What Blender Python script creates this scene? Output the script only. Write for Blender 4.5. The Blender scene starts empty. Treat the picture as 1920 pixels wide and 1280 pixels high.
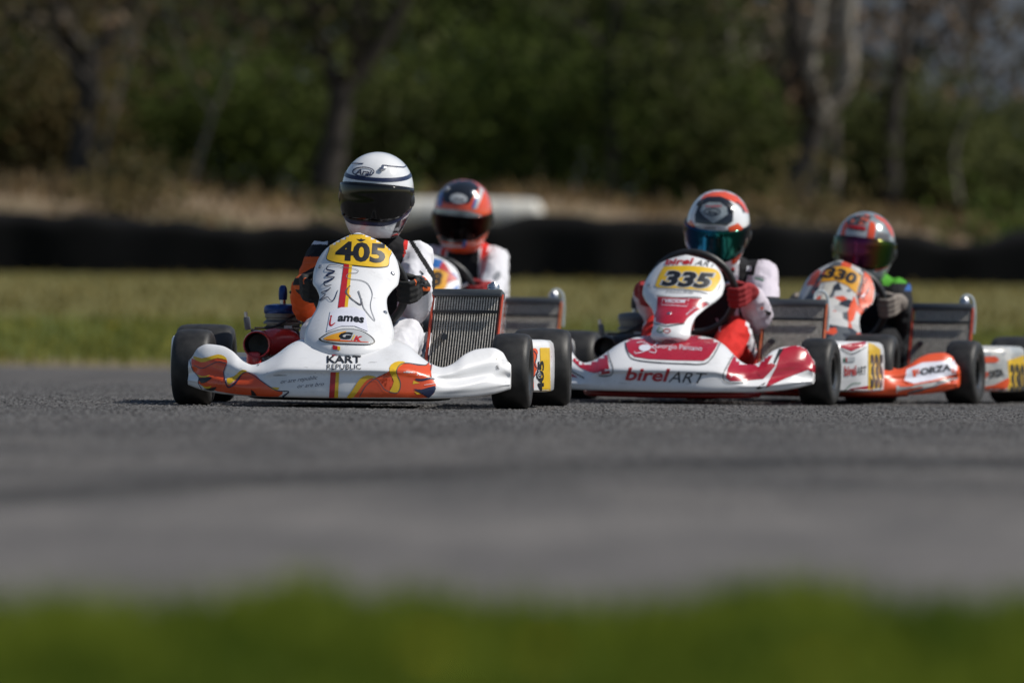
import bpy, bmesh, math, random
import numpy as np
from mathutils import Vector, Matrix, noise
from mathutils.bvhtree import BVHTree

R = math.radians
random.seed(7)
rng = np.random.default_rng(7)
scene = bpy.context.scene
COL = scene.collection

# ------------------------------------------------------------------ camera
CAM_H = 0.227
ROLL = 0.013
LENS = 200.0
FPX = 1920 * LENS / 36.0
cam_data = bpy.data.cameras.new('camera')
cam = bpy.data.objects.new('camera', cam_data)
COL.objects.link(cam)
cam_data.lens = LENS
cam_data.sensor_width = 36.0
cam_data.clip_start = 0.1
cam_data.clip_end = 3000
cam_data.dof.use_dof = True
cam_data.dof.focus_distance = 19.2
cam_data.dof.aperture_fstop = 2.7
cam_data.dof.aperture_blades = 0
CAM_M = Matrix.Translation((0, 0, CAM_H)) @ Matrix.Rotation(math.pi / 2, 4, 'X') @ Matrix.Rotation(ROLL, 4, 'Z')
cam.matrix_world = CAM_M
scene.camera = cam

# ------------------------------------------------------------------ sky + sun
SUN_DIR = Vector((0.67, -0.05, 0.74)).normalized()
world = bpy.data.worlds.new('World')
scene.world = world
world.use_nodes = True
wn = world.node_tree
sky = wn.nodes.new('ShaderNodeTexSky')
sky.sky_type = 'NISHITA'
sky.sun_disc = False
sky.sun_elevation = math.asin(SUN_DIR.z)
sky.sun_rotation = math.atan2(SUN_DIR.x, SUN_DIR.y)
sky.air_density = 1.0
sky.dust_density = 0.6
bg = wn.nodes['Background']
bg.inputs[1].default_value = 0.075
wn.links.new(sky.outputs[0], bg.inputs[0])
sun_l = bpy.data.lights.new('sun', 'SUN')
sun_l.energy = 4.3
sun_l.angle = R(0.53)
sun_l.color = (1.0, 0.95, 0.87)
sun = bpy.data.objects.new('sun', sun_l)
COL.objects.link(sun)
sun.rotation_euler = (-SUN_DIR).to_track_quat('-Z', 'Y').to_euler()
sun.location = (30, 0, 60)

vs = scene.view_settings
vs.view_transform = 'Standard'
vs.look = 'None'
vs.exposure = 0.0
vs.gamma = 1.0
vs.use_curve_mapping = False
scene.render.engine = 'CYCLES'
scene.cycles.use_denoising = True
scene.cycles.max_bounces = 6
scene.cycles.transparent_max_bounces = 6

# ------------------------------------------------------------------ helpers
def tag(o, label=None, cat=None, group=None, kind=None):
    if label: o['label'] = label
    if cat: o['category'] = cat
    if group: o['group'] = group
    if kind: o['kind'] = kind
    return o

def empty(name, loc=(0, 0, 0), rz=0.0, parent=None):
    o = bpy.data.objects.new(name, None)
    COL.objects.link(o)
    o.location = loc
    o.rotation_euler = (0, 0, rz)
    o.empty_display_size = 0.1
    if parent: o.parent = parent
    return o

def obj(name, verts, faces, mat, parent=None, smooth=True, shift=None, mats=None, midx=None, auto=None):
    me = bpy.data.meshes.new(name)
    if shift is not None:
        verts = [(v[0] - shift[0], v[1] - shift[1], v[2] - shift[2]) for v in verts]
    me.from_pydata([tuple(map(float, v)) for v in verts], [], [tuple(map(int, f)) for f in faces])
    me.validate()
    for m in (mats or [mat]):
        me.materials.append(m)
    if midx is not None:
        me.polygons.foreach_set('material_index', midx)
    if smooth:
        me.polygons.foreach_set('use_smooth', [True] * len(me.polygons))
        if auto is not None:
            me.set_sharp_from_angle(angle=R(auto))
    me.update()
    o = bpy.data.objects.new(name, me)
    COL.objects.link(o)
    if parent: o.parent = parent
    return o

class MB:
    """collects closed shapes into one mesh"""
    def __init__(s):
        s.v = []; s.f = []
    def add(s, v, f):
        b = len(s.v)
        s.v += [tuple(p) for p in v]
        s.f += [tuple(i + b for i in q) for q in f]
        return s
    def build(s, name, mat, parent=None, smooth=True, shift=None, auto=40):
        return obj(name, s.v, s.f, mat, parent, smooth, shift, auto=auto)
    def box(s, c, size, M=None, bev=0.0):
        bm = bmesh.new()
        bmesh.ops.create_cube(bm, size=1.0)
        for v in bm.verts:
            v.co = Vector((v.co.x * size[0], v.co.y * size[1], v.co.z * size[2]))
        if bev > 0:
            bmesh.ops.bevel(bm, geom=bm.edges[:], offset=bev, segments=2, affect='EDGES', profile=0.5)
        bm.verts.index_update()
        T = Matrix.Translation(c)
        if M is not None: T = T @ M.to_4x4()
        s.add([T @ v.co for v in bm.verts], [[v.index for v in f.verts] for f in bm.faces])
        bm.free()
        return s
    def tube(s, path, rad, n=10, caps=True):
        v, f = tube(path, rad, n, caps)
        return s.add(v, f)
    def lathe(s, prof, M, n=40, closed=False):
        v = []; f = []
        k = len(prof)
        for i in range(n):
            a = 2 * math.pi * i / n
            for (r, h) in prof:
                v.append(M @ Vector((r * math.cos(a), r * math.sin(a), h)))
        for i in range(n):
            j = (i + 1) % n
            for q in range(k if closed else k - 1):
                q2 = (q + 1) % k
                f.append((i * k + q, j * k + q, j * k + q2, i * k + q2))
        return s.add(v, f)

def tube(path, rad, n=10, caps=True):
    path = [Vector(p) for p in path]
    m = len(path)
    if not hasattr(rad, '__len__'): rad = [rad] * m
    v = []; f = []
    t0 = (path[1] - path[0]).normalized()
    up = Vector((0, 0, 1)) if abs(t0.z) < 0.9 else Vector((1, 0, 0))
    a = t0.cross(up).normalized()
    for i, p in enumerate(path):
        if i == 0: t = path[1] - path[0]
        elif i == m - 1: t = path[-1] - path[-2]
        else: t = (path[i + 1] - path[i - 1])
        t = t.normalized()
        a = (a - t * a.dot(t)).normalized()
        b = t.cross(a)
        for k in range(n):
            an = 2 * math.pi * k / n
            v.append(p + (a * math.cos(an) + b * math.sin(an)) * rad[i])
    for i in range(m - 1):
        for k in range(n):
            k2 = (k + 1) % n
            f.append((i * n + k, i * n + k2, (i + 1) * n + k2, (i + 1) * n + k))
    if caps:
        f.append(tuple(range(n - 1, -1, -1)))
        f.append(tuple((m - 1) * n + k for k in range(n)))
    return v, f

def spline(pts, n):
    """Catmull-Rom through points"""
    P = np.array(pts, float)
    P = np.vstack([2 * P[0] - P[1], P, 2 * P[-1] - P[-2]])
    out = []
    segs = len(P) - 3
    for k in range(n):
        t = k / (n - 1) * segs
        i = min(int(t), segs - 1); u = t - i
        p0, p1, p2, p3 = P[i:i + 4]
        out.append(0.5 * ((2 * p1) + (-p0 + p2) * u + (2 * p0 - 5 * p1 + 4 * p2 - p3) * u * u + (-p0 + 3 * p1 - 3 * p2 + p3) * u ** 3))
    return np.array(out)

def smooth_interp(xs, ys, xq, sig=0.0):
    """cubic (pchip-like) interpolation"""
    xs = np.array(xs, float); ys = np.array(ys, float); xq = np.asarray(xq, float)
    h = np.diff(xs); d = np.diff(ys) / h
    m = np.zeros(len(xs))
    for i in range(1, len(xs) - 1):
        if d[i - 1] * d[i] > 0:
            w1 = 2 * h[i] + h[i - 1]; w2 = h[i] + 2 * h[i - 1]
            m[i] = (w1 + w2) / (w1 / d[i - 1] + w2 / d[i])
    m[0] = d[0]; m[-1] = d[-1]
    k = np.clip(np.searchsorted(xs, xq) - 1, 0, len(h) - 1)
    t = np.clip((xq - xs[k]) / h[k], 0, 1)
    return ((2 * t ** 3 - 3 * t ** 2 + 1) * ys[k] + (t ** 3 - 2 * t ** 2 + t) * h[k] * m[k]
            + (-2 * t ** 3 + 3 * t ** 2) * ys[k + 1] + (t ** 3 - t ** 2) * h[k] * m[k + 1])

def cam_ray(px, py):
    d = Vector(((px - 960) / FPX, -(py - 640) / FPX, -1.0))
    return CAM_M.to_3x3() @ d            # world dir with unit depth

def at(px, py, depth):
    d = cam_ray(px, py)
    return Vector((0, 0, CAM_H)) + d * (depth / d.y)

# ------------------------------------------------------------------ materials
MATS = {}
def new_mat(name):
    m = bpy.data.materials.new(name)
    m.use_nodes = True
    return m, m.node_tree.nodes, m.node_tree.links, m.node_tree.nodes['Principled BSDF']

def mat(name, col, rough=0.5, metal=0.0, coat=0.0, spec=0.5, var=0.06, scale=40.0, bump=0.0, bscale=200.0, rvar=0.1):
    """plain procedural material: colour with small noise variation, noise in the roughness, optional fine relief"""
    if name in MATS: return MATS[name]
    m, N, L, b = new_mat(name)
    tc = N.new('ShaderNodeTexCoord')
    nz = N.new('ShaderNodeTexNoise'); nz.inputs['Scale'].default_value = scale; nz.inputs['Detail'].default_value = 5
    L.new(tc.outputs['Object'], nz.inputs['Vector'])
    rp = N.new('ShaderNodeValToRGB')
    c = np.array(col)
    rp.color_ramp.elements[0].position = 0.3; rp.color_ramp.elements[1].position = 0.7
    rp.color_ramp.elements[0].color = (*np.clip(c * (1 - var), 0, 1), 1)
    rp.color_ramp.elements[1].color = (*np.clip(c * (1 + var), 0, 1), 1)
    L.new(nz.outputs['Fac'], rp.inputs['Fac'])
    L.new(rp.outputs['Color'], b.inputs['Base Color'])
    mr = N.new('ShaderNodeMapRange')
    mr.inputs['To Min'].default_value = max(0.02, rough - rvar); mr.inputs['To Max'].default_value = min(1, rough + rvar)
    L.new(nz.outputs['Fac'], mr.inputs['Value'])
    L.new(mr.outputs[0], b.inputs['Roughness'])
    b.inputs['Metallic'].default_value = metal
    b.inputs['Specular IOR Level'].default_value = spec
    b.inputs['Coat Weight'].default_value = coat
    b.inputs['Coat Roughness'].default_value = 0.06
    if bump > 0:
        n2 = N.new('ShaderNodeTexNoise'); n2.inputs['Scale'].default_value = bscale; n2.inputs['Detail'].default_value = 6
        L.new(tc.outputs['Object'], n2.inputs['Vector'])
        bp = N.new('ShaderNodeBump'); bp.inputs['Strength'].default_value = bump; bp.inputs['Distance'].default_value = 0.004
        L.new(n2.outputs['Fac'], bp.inputs['Height'])
        L.new(bp.outputs[0], b.inputs['Normal'])
    MATS[name] = m
    return m

WHITE = mat('white_plastic', (0.74, 0.75, 0.78), 0.28, coat=0.4, var=0.03, scale=18, bump=0.03, bscale=30)
def body_mat(name, col, rough=.27):
    """glossy moulded plastic with rubber scuffs, grime specks and faint scratches"""
    m, N, L, b = new_mat(name)
    tc = N.new('ShaderNodeTexCoord')
    n1 = N.new('ShaderNodeTexNoise'); n1.inputs['Scale'].default_value = 7; n1.inputs['Detail'].default_value = 9; n1.inputs['Roughness'].default_value = .7
    L.new(tc.outputs['Object'], n1.inputs['Vector'])
    r1 = N.new('ShaderNodeValToRGB'); E = r1.color_ramp.elements
    E[0].position = .25; E[0].color = (.80, .79, .78, 1); E[1].position = .5; E[1].color = (1, 1, 1, 1)
    L.new(n1.outputs['Fac'], r1.inputs['Fac'])
    mp = N.new('ShaderNodeMapping'); mp.inputs['Scale'].default_value = (9, 9, 60); mp.inputs['Rotation'].default_value = (0, .35, 0)
    L.new(tc.outputs['Object'], mp.inputs['Vector'])
    n2 = N.new('ShaderNodeTexNoise'); n2.inputs['Scale'].default_value = 1.6; n2.inputs['Detail'].default_value = 5
    L.new(mp.outputs[0], n2.inputs['Vector'])
    r2 = N.new('ShaderNodeValToRGB'); E = r2.color_ramp.elements
    E[0].position = .27; E[0].color = (.35, .34, .33, 1); E[1].position = .33; E[1].color = (1, 1, 1, 1)
    L.new(n2.outputs['Fac'], r2.inputs['Fac'])
    x1 = N.new('ShaderNodeMix'); x1.data_type = 'RGBA'; x1.blend_type = 'MULTIPLY'; x1.inputs[0].default_value = 1
    x1.inputs[6].default_value = (*col, 1); L.new(r1.outputs[0], x1.inputs[7])
    x2 = N.new('ShaderNodeMix'); x2.data_type = 'RGBA'; x2.blend_type = 'MULTIPLY'; x2.inputs[0].default_value = .8
    L.new(x1.outputs[2], x2.inputs[6]); L.new(r2.outputs[0], x2.inputs[7])
    L.new(x2.outputs[2], b.inputs['Base Color'])
    mr = N.new('ShaderNodeMapRange'); mr.inputs['To Min'].default_value = rough + .18; mr.inputs['To Max'].default_value = rough - .1
    L.new(n1.outputs['Fac'], mr.inputs['Value']); L.new(mr.outputs[0], b.inputs['Roughness'])
    b.inputs['Coat Weight'].default_value = .35; b.inputs['Coat Roughness'].default_value = .08
    return m
WHITE = body_mat('white_bodywork', (0.78, 0.785, 0.80))
RED = mat('red_plastic', (0.42, 0.012, 0.03), 0.28, coat=0.4, var=0.06, scale=18)
ORANGE = mat('flame_orange', (0.74, 0.088, 0.02), 0.3, coat=0.3, var=0.12, scale=9)
FORANGE = mat('bright_orange', (0.72, 0.09, 0.025), 0.35, coat=0.2)
YELLOW = mat('number_yellow', (0.74, 0.46, 0.015), 0.35, coat=0.3)
AMBER = mat('number_amber', (0.70, 0.33, 0.02), 0.35, coat=0.2)
BLACKP = mat('black_print', (0.012, 0.013, 0.016), 0.4, coat=0.1)
NAVY = mat('navy_print', (0.012, 0.02, 0.065), 0.35, coat=0.2)
GREYP = mat('grey_print', (0.22, 0.23, 0.25), 0.4)
MIDGREY = mat('mid_grey_print', (0.10, 0.10, 0.11), 0.4)
LGREY = mat('light_grey_print', (0.45, 0.47, 0.49), 0.35, coat=0.2)
DRED = mat('red_print', (0.45, 0.015, 0.02), 0.35, coat=0.2)
GREENP = mat('green_print', (0.02, 0.16, 0.07), 0.4)
BLUEP = mat('blue_print', (0.03, 0.14, 0.42), 0.35, coat=0.2)
STICKER = mat('sticker_white', (0.70, 0.71, 0.80), 0.4, var=0.03)
RUBBER = mat('tyre_rubber', (0.024, 0.0235, 0.023), 0.52, var=0.5, scale=22, bump=0.15, bscale=260, spec=0.4)
RIMM = mat('dark_rim', (0.10, 0.10, 0.10), 0.35, metal=0.9)
STEEL = mat('steel', (0.55, 0.56, 0.58), 0.28, metal=1.0)
FRAME = mat('frame_paint', (0.06, 0.065, 0.075), 0.35, coat=0.2)
FRAMER = mat('frame_red', (0.35, 0.015, 0.015), 0.35, coat=0.2)
BLACK = mat('black_plastic', (0.015, 0.015, 0.016), 0.45, bump=0.05)
SEATM = mat('seat_black', (0.012, 0.012, 0.013), 0.55)
GREYPL = mat('grey_plastic', (0.09, 0.10, 0.115), 0.5)
RADCORE = mat('radiator_core', (0.014, 0.0125, 0.011), 0.8)
RADTUBE = mat('radiator_tube', (0.48, 0.455, 0.41), 0.5, metal=0.1, var=0.3, scale=90)
TANK = mat('radiator_tank', (0.075, 0.085, 0.095), 0.55, metal=0.1)
COPPER = mat('orange_rod', (0.65, 0.16, 0.06), 0.3, metal=0.35, coat=0.3)
BLUEM = mat('anodised_blue', (0.008, 0.035, 0.15), 0.35, metal=0.5)
ALU = mat('cast_alloy', (0.16, 0.155, 0.15), 0.5, metal=0.7, var=0.2, bump=0.1)
AIRRED = mat('airbox_red', (0.50, 0.028, 0.03), 0.3, coat=0.4)
CLEARH = mat('clear_hose', (0.45, 0.5, 0.52), 0.15, spec=0.8)
SUITW = mat('suit_white', (0.66, 0.66, 0.70), 0.85, var=0.04, bump=0.12, bscale=500, spec=0.25)
SUITPK = mat('suit_pale', (0.60, 0.55, 0.62), 0.85, var=0.04, bump=0.12, bscale=500, spec=0.25)
SUITO = mat('suit_orange', (0.70, 0.10, 0.018), 0.85, var=0.05, bump=0.12, bscale=500, spec=0.25)
SUITB = mat('suit_black', (0.012, 0.012, 0.014), 0.85, var=0.1, bump=0.12, bscale=500, spec=0.25)
SUITR = mat('suit_red', (0.58, 0.025, 0.02), 0.85, var=0.05, bump=0.12, bscale=500, spec=0.25)
SUITG = mat('suit_green', (0.07, 0.30, 0.025), 0.85, bump=0.12, bscale=500, spec=0.25)
SUITBL = mat('suit_blue', (0.03, 0.10, 0.30), 0.85, bump=0.12, bscale=500, spec=0.25)
GLOVEB = mat('glove_black', (0.012, 0.012, 0.012), 0.8, bump=0.2, bscale=400)
GLOVEO = mat('glove_orange', (0.75, 0.13, 0.02), 0.8, bump=0.2, bscale=400)
GLOVER = mat('glove_red', (0.26, 0.01, 0.014), 0.8, bump=0.2, bscale=400)
GLOVEG = mat('glove_grey', (0.22, 0.19, 0.165), 0.85, bump=0.2, bscale=400)
HELW = mat('helmet_white', (0.78, 0.79, 0.80), 0.16, coat=0.8, var=0.02)
HELB = mat('helmet_black', (0.012, 0.014, 0.018), 0.18, coat=0.8)
HELO = mat('helmet_orange', (0.75, 0.085, 0.025), 0.2, coat=0.8)
HELS = mat('helmet_silver', (0.30, 0.34, 0.35), 0.25, metal=0.3, coat=0.8, var=0.3, scale=25)
HELBL = mat('helmet_blue', (0.05, 0.13, 0.38), 0.2, coat=0.8)
VISOR = mat('visor_smoke', (0.005, 0.005, 0.005), 0.06, spec=0.45, coat=0.0, rvar=0.02)

def visor_mat(name, stops, axis=0, lo=-0.12, hi=0.12):
    """mirror-coated visor whose coating changes colour across its width"""
    m, N, L, b = new_mat(name)
    tc = N.new('ShaderNodeTexCoord'); sp = N.new('ShaderNodeSeparateXYZ')
    L.new(tc.outputs['UV'], sp.inputs[0])
    nz = N.new('ShaderNodeTexNoise'); nz.inputs['Scale'].default_value = 3
    L.new(tc.outputs['UV'], nz.inputs['Vector'])
    ad = N.new('ShaderNodeMath'); ad.operation = 'MULTIPLY_ADD'
    L.new(nz.outputs['Fac'], ad.inputs[0]); ad.inputs[1].default_value = 0.08
    L.new(sp.outputs[0], ad.inputs[2])
    rp = N.new('ShaderNodeValToRGB')
    els = rp.color_ramp.elements
    els[0].position, els[0].color = stops[0][0], (*stops[0][1], 1)
    els[1].position, els[1].color = stops[-1][0], (*stops[-1][1], 1)
    for p, c in stops[1:-1]:
        e = els.new(p); e.color = (*c, 1)
    L.new(ad.outputs[0], rp.inputs['Fac'])
    L.new(rp.outputs['Color'], b.inputs['Base Color'])
    b.inputs['Metallic'].default_value = 0.85
    b.inputs['Roughness'].default_value = 0.1
    return m

def camo_mat(name, cols, scale):
    m, N, L, b = new_mat(name)
    tc = N.new('ShaderNodeTexCoord'); vo = N.new('ShaderNodeTexVoronoi'); vo.inputs['Scale'].default_value = scale
    L.new(tc.outputs['Object'], vo.inputs['Vector'])
    sp = N.new('ShaderNodeSeparateColor'); L.new(vo.outputs['Color'], sp.inputs[0])
    rp = N.new('ShaderNodeValToRGB'); rp.color_ramp.interpolation = 'CONSTANT'
    E = rp.color_ramp.elements
    E[0].color = (*cols[0], 1); E[1].position = 1 / len(cols); E[1].color = (*cols[1], 1)
    for i, q in enumerate(cols[2:]):
        e = E.new((i + 2) / len(cols)); e.color = (*q, 1)
    L.new(sp.outputs[0], rp.inputs['Fac']); L.new(rp.outputs[0], b.inputs['Base Color'])
    b.inputs['Roughness'].default_value = .3; b.inputs['Coat Weight'].default_value = .3
    return m
CAMO = camo_mat('camouflage_print', [(.02, .025, .03), (.06, .065, .075), (.02, .022, .028), (.13, .14, .15), (.04, .045, .055), (.45, .1, .06)], 55)
CAMO2 = camo_mat('camouflage_bodywork', [(.45, .45, .44), (.62, .61, .58), (.03, .035, .045), (.55, .55, .54), (.66, .085, .03), (.10, .11, .12), (.60, .59, .57)], 24)
SILV = camo_mat('silver_print', [(.42, .43, .43), (.50, .50, .48), (.36, .37, .38), (.55, .54, .52)], 40)

def asphalt_mat():
    m, N, L, b = new_mat('asphalt')
    tc = N.new('ShaderNodeTexCoord')
    n1 = N.new('ShaderNodeTexNoise'); n1.inputs['Scale'].default_value = 90; n1.inputs['Detail'].default_value = 8; n1.inputs['Roughness'].default_value = 0.75
    n2 = N.new('ShaderNodeTexNoise'); n2.inputs['Scale'].default_value = 1.0; n2.inputs['Detail'].default_value = 6; n2.inputs['Roughness'].default_value = .6
    mq = N.new('ShaderNodeMapping'); mq.inputs['Scale'].default_value = (2.6, .55, 1)
    L.new(tc.outputs['Object'], mq.inputs['Vector'])
    L.new(tc.outputs['Object'], n1.inputs['Vector']); L.new(mq.outputs[0], n2.inputs['Vector'])
    r1 = N.new('ShaderNodeValToRGB')
    e = r1.color_ramp.elements
    e[0].position = 0.32; e[0].color = (0.060, 0.058, 0.057, 1)
    e[1].position = 0.72; e[1].color = (0.185, 0.176, 0.170, 1)
    L.new(n1.outputs['Fac'], r1.inputs['Fac'])
    r2 = N.new('ShaderNodeValToRGB')
    e = r2.color_ramp.elements
    e[0].position = 0.3; e[0].color = (0.62, 0.62, 0.63, 1)
    e[1].position = 0.7; e[1].color = (1.3, 1.27, 1.24, 1)
    L.new(n2.outputs['Fac'], r2.inputs['Fac'])
    mx = N.new('ShaderNodeMix'); mx.data_type = 'RGBA'; mx.blend_type = 'MULTIPLY'; mx.inputs[0].default_value = 1
    L.new(r1.outputs[0], mx.inputs[6]); L.new(r2.outputs[0], mx.inputs[7])
    # rubbered racing line: dark streaks running along the track, uneven
    mp = N.new('ShaderNodeMapping'); mp.inputs['Scale'].default_value = (0.05, 1.0, 1.0); mp.inputs['Rotation'].default_value = (0, 0, R(7))
    L.new(tc.outputs['Object'], mp.inputs['Vector'])
    n3 = N.new('ShaderNodeTexNoise'); n3.inputs['Scale'].default_value = 1.35; n3.inputs['Detail'].default_value = 7; n3.inputs['Roughness'].default_value = 0.65
    L.new(mp.outputs[0], n3.inputs['Vector'])
    r3 = N.new('ShaderNodeValToRGB')
    e = r3.color_ramp.elements
    e[0].position = 0.40; e[0].color = (0.5, 0.5, 0.52, 1)
    e[1].position = 0.58; e[1].color = (1.1, 1.09, 1.07, 1)
    L.new(n3.outputs['Fac'], r3.inputs['Fac'])
    mx2 = N.new('ShaderNodeMix'); mx2.data_type = 'RGBA'; mx2.blend_type = 'MULTIPLY'; mx2.inputs[0].default_value = 0.45
    L.new(mx.outputs[2], mx2.inputs[6]); L.new(r3.outputs[0], mx2.inputs[7])
    # two curved rubber marks laid by braking tyres across the near part of the track
    sp = N.new('ShaderNodeSeparateXYZ'); L.new(tc.outputs['Object'], sp.inputs[0])
    prev = mx2.outputs[2]
    for (c0, c1, c2, w, dark) in ((11.5, 1.5, -0.6, 0.75, 0.42), (14.6, 0.5, -0.1, 0.8, 0.75), (17.3, -0.35, 0.05, 0.5, 0.72)):
        q = N.new('ShaderNodeMath'); q.operation = 'MULTIPLY_ADD'; q.inputs[1].default_value = c2; q.inputs[2].default_value = c1
        L.new(sp.outputs[0], q.inputs[0])
        q2 = N.new('ShaderNodeMath'); q2.operation = 'MULTIPLY_ADD'; q2.inputs[2].default_value = c0
        L.new(q.outputs[0], q2.inputs[0]); L.new(sp.outputs[0], q2.inputs[1])
        d = N.new('ShaderNodeMath'); d.operation = 'SUBTRACT'; L.new(sp.outputs[1], d.inputs[0]); L.new(q2.outputs[0], d.inputs[1])
        ab = N.new('ShaderNodeMath'); ab.operation = 'ABSOLUTE'; L.new(d.outputs[0], ab.inputs[0])
        mr = N.new('ShaderNodeMapRange'); mr.interpolation_type = 'SMOOTHSTEP'
        mr.inputs['From Min'].default_value = 0; mr.inputs['From Max'].default_value = w
        mr.inputs['To Min'].default_value = dark; mr.inputs['To Max'].default_value = 1
        L.new(ab.outputs[0], mr.inputs['Value'])
        mk = N.new('ShaderNodeMix'); mk.data_type = 'RGBA'; mk.blend_type = 'MULTIPLY'; mk.inputs[0].default_value = 1
        L.new(prev, mk.inputs[6]); L.new(mr.outputs[0], mk.inputs[7])
        prev = mk.outputs[2]
    wr = N.new('ShaderNodeMath'); wr.operation = 'MULTIPLY_ADD'; wr.inputs[1].default_value = 1.6
    L.new(n2.outputs['Fac'], wr.inputs[0]); L.new(sp.outputs[1], wr.inputs[2])
    pm = N.new('ShaderNodeMapRange'); pm.interpolation_type = 'SMOOTHSTEP'
    pm.inputs['From Min'].default_value = 9.6; pm.inputs['From Max'].default_value = 11.6; pm.inputs['To Min'].default_value = 1.22; pm.inputs['To Max'].default_value = 0.86
    L.new(wr.outputs[0], pm.inputs['Value'])
    mk = N.new('ShaderNodeMix'); mk.data_type = 'RGBA'; mk.blend_type = 'MULTIPLY'; mk.inputs[0].default_value = 1
    L.new(prev, mk.inputs[6]); L.new(pm.outputs[0], mk.inputs[7]); prev = mk.outputs[2]
    L.new(prev, b.inputs['Base Color'])
    b.inputs['Roughness'].default_value = 0.88
    b.inputs['Specular IOR Level'].default_value = 0.25
    bp = N.new('ShaderNodeBump'); bp.inputs['Strength'].default_value = 0.55; bp.inputs['Distance'].default_value = 0.006
    L.new(n1.outputs['Fac'], bp.inputs['Height']); L.new(bp.outputs[0], b.inputs['Normal'])
    return m

def ground_mat():
    """grass verge, dry grass slope, bare earth bank, woodland floor by distance along the slope"""
    m, N, L, b = new_mat('ground_cover')
    tc = N.new('ShaderNodeTexCoord')
    sp = N.new('ShaderNodeSeparateXYZ'); L.new(tc.outputs['Object'], sp.inputs[0])
    nz = N.new('ShaderNodeTexNoise'); nz.inputs['Scale'].default_value = 0.45; nz.inputs['Detail'].default_value = 7
    L.new(tc.outputs['Object'], nz.inputs['Vector'])
    nf = N.new('ShaderNodeTexNoise'); nf.inputs['Scale'].default_value = 7; nf.inputs['Detail'].default_value = 6
    L.new(tc.outputs['Object'], nf.inputs['Vector'])
    w = N.new('ShaderNodeMath'); w.operation = 'MULTIPLY_ADD'; w.inputs[1].default_value = 5.0
    L.new(nz.outputs['Fac'], w.inputs[0]); L.new(sp.outputs[1], w.inputs[2])
    sc = N.new('ShaderNodeMapRange'); sc.inputs['From Min'].default_value = 0; sc.inputs['From Max'].default_value = 120
    L.new(w.outputs[0], sc.inputs['Value'])
    rp = N.new('ShaderNodeValToRGB')
    E = rp.color_ramp.elements
    stops = [(0, (0.06, 0.085, 0.02)), (44.0, (0.06, 0.085, 0.02)), (44.4, (0.19, 0.155, 0.10)), (46.2, (0.19, 0.16, 0.095)),
             (47.4, (0.10, 0.12, 0.034)), (58, (0.10, 0.125, 0.034)), (64, (0.145, 0.135, 0.055)), (78, (0.145, 0.135, 0.055)),
             (79.5, (0.19, 0.15, 0.105)), (84, (0.12, 0.105, 0.06)), (87, (0.20, 0.155, 0.11)), (92, (0.19, 0.145, 0.10)), (97, (0.06, 0.05, 0.03)), (120, (0.05, 0.045, 0.025))]
    E[0].position = 0; E[0].color = (*stops[0][1], 1)
    E[1].position = 1; E[1].color = (*stops[-1][1], 1)
    for d, c in stops[1:-1]:
        e = E.new(d / 120.0); e.color = (*c, 1)
    L.new(sc.outputs[0], rp.inputs['Fac'])
    mx = N.new('ShaderNodeMix'); mx.data_type = 'RGBA'; mx.blend_type = 'MULTIPLY'; mx.inputs[0].default_value = 1
    r2 = N.new('ShaderNodeValToRGB')
    r2.color_ramp.elements[0].position = 0.3; r2.color_ramp.elements[0].color = (0.65, 0.72, 0.6, 1)
    r2.color_ramp.elements[1].position = 0.7; r2.color_ramp.elements[1].color = (1.25, 1.15, 1.15, 1)
    mm = N.new('ShaderNodeMath'); mm.operation = 'MULTIPLY_ADD'; mm.inputs[1].default_value = 0.5
    mh = N.new('ShaderNodeMath'); mh.operation = 'MULTIPLY'; mh.inputs[1].default_value = 0.5
    L.new(nz.outputs['Fac'], mh.inputs[0]); L.new(nf.outputs['Fac'], mm.inputs[0]); L.new(mh.outputs[0], mm.inputs[2])
    L.new(mm.outputs[0], r2.inputs['Fac'])
    L.new(rp.outputs[0], mx.inputs[6]); L.new(r2.outputs[0], mx.inputs[7])
    L.new(mx.outputs[2], b.inputs['Base Color'])
    b.inputs['Roughness'].default_value = 0.95
    b.inputs['Specular IOR Level'].default_value = 0.1
    bp = N.new('ShaderNodeBump'); bp.inputs['Strength'].default_value = 0.6; bp.inputs['Distance'].default_value = 0.08
    L.new(nf.outputs['Fac'], bp.inputs['Height']); L.new(bp.outputs[0], b.inputs['Normal'])
    return m

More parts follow.
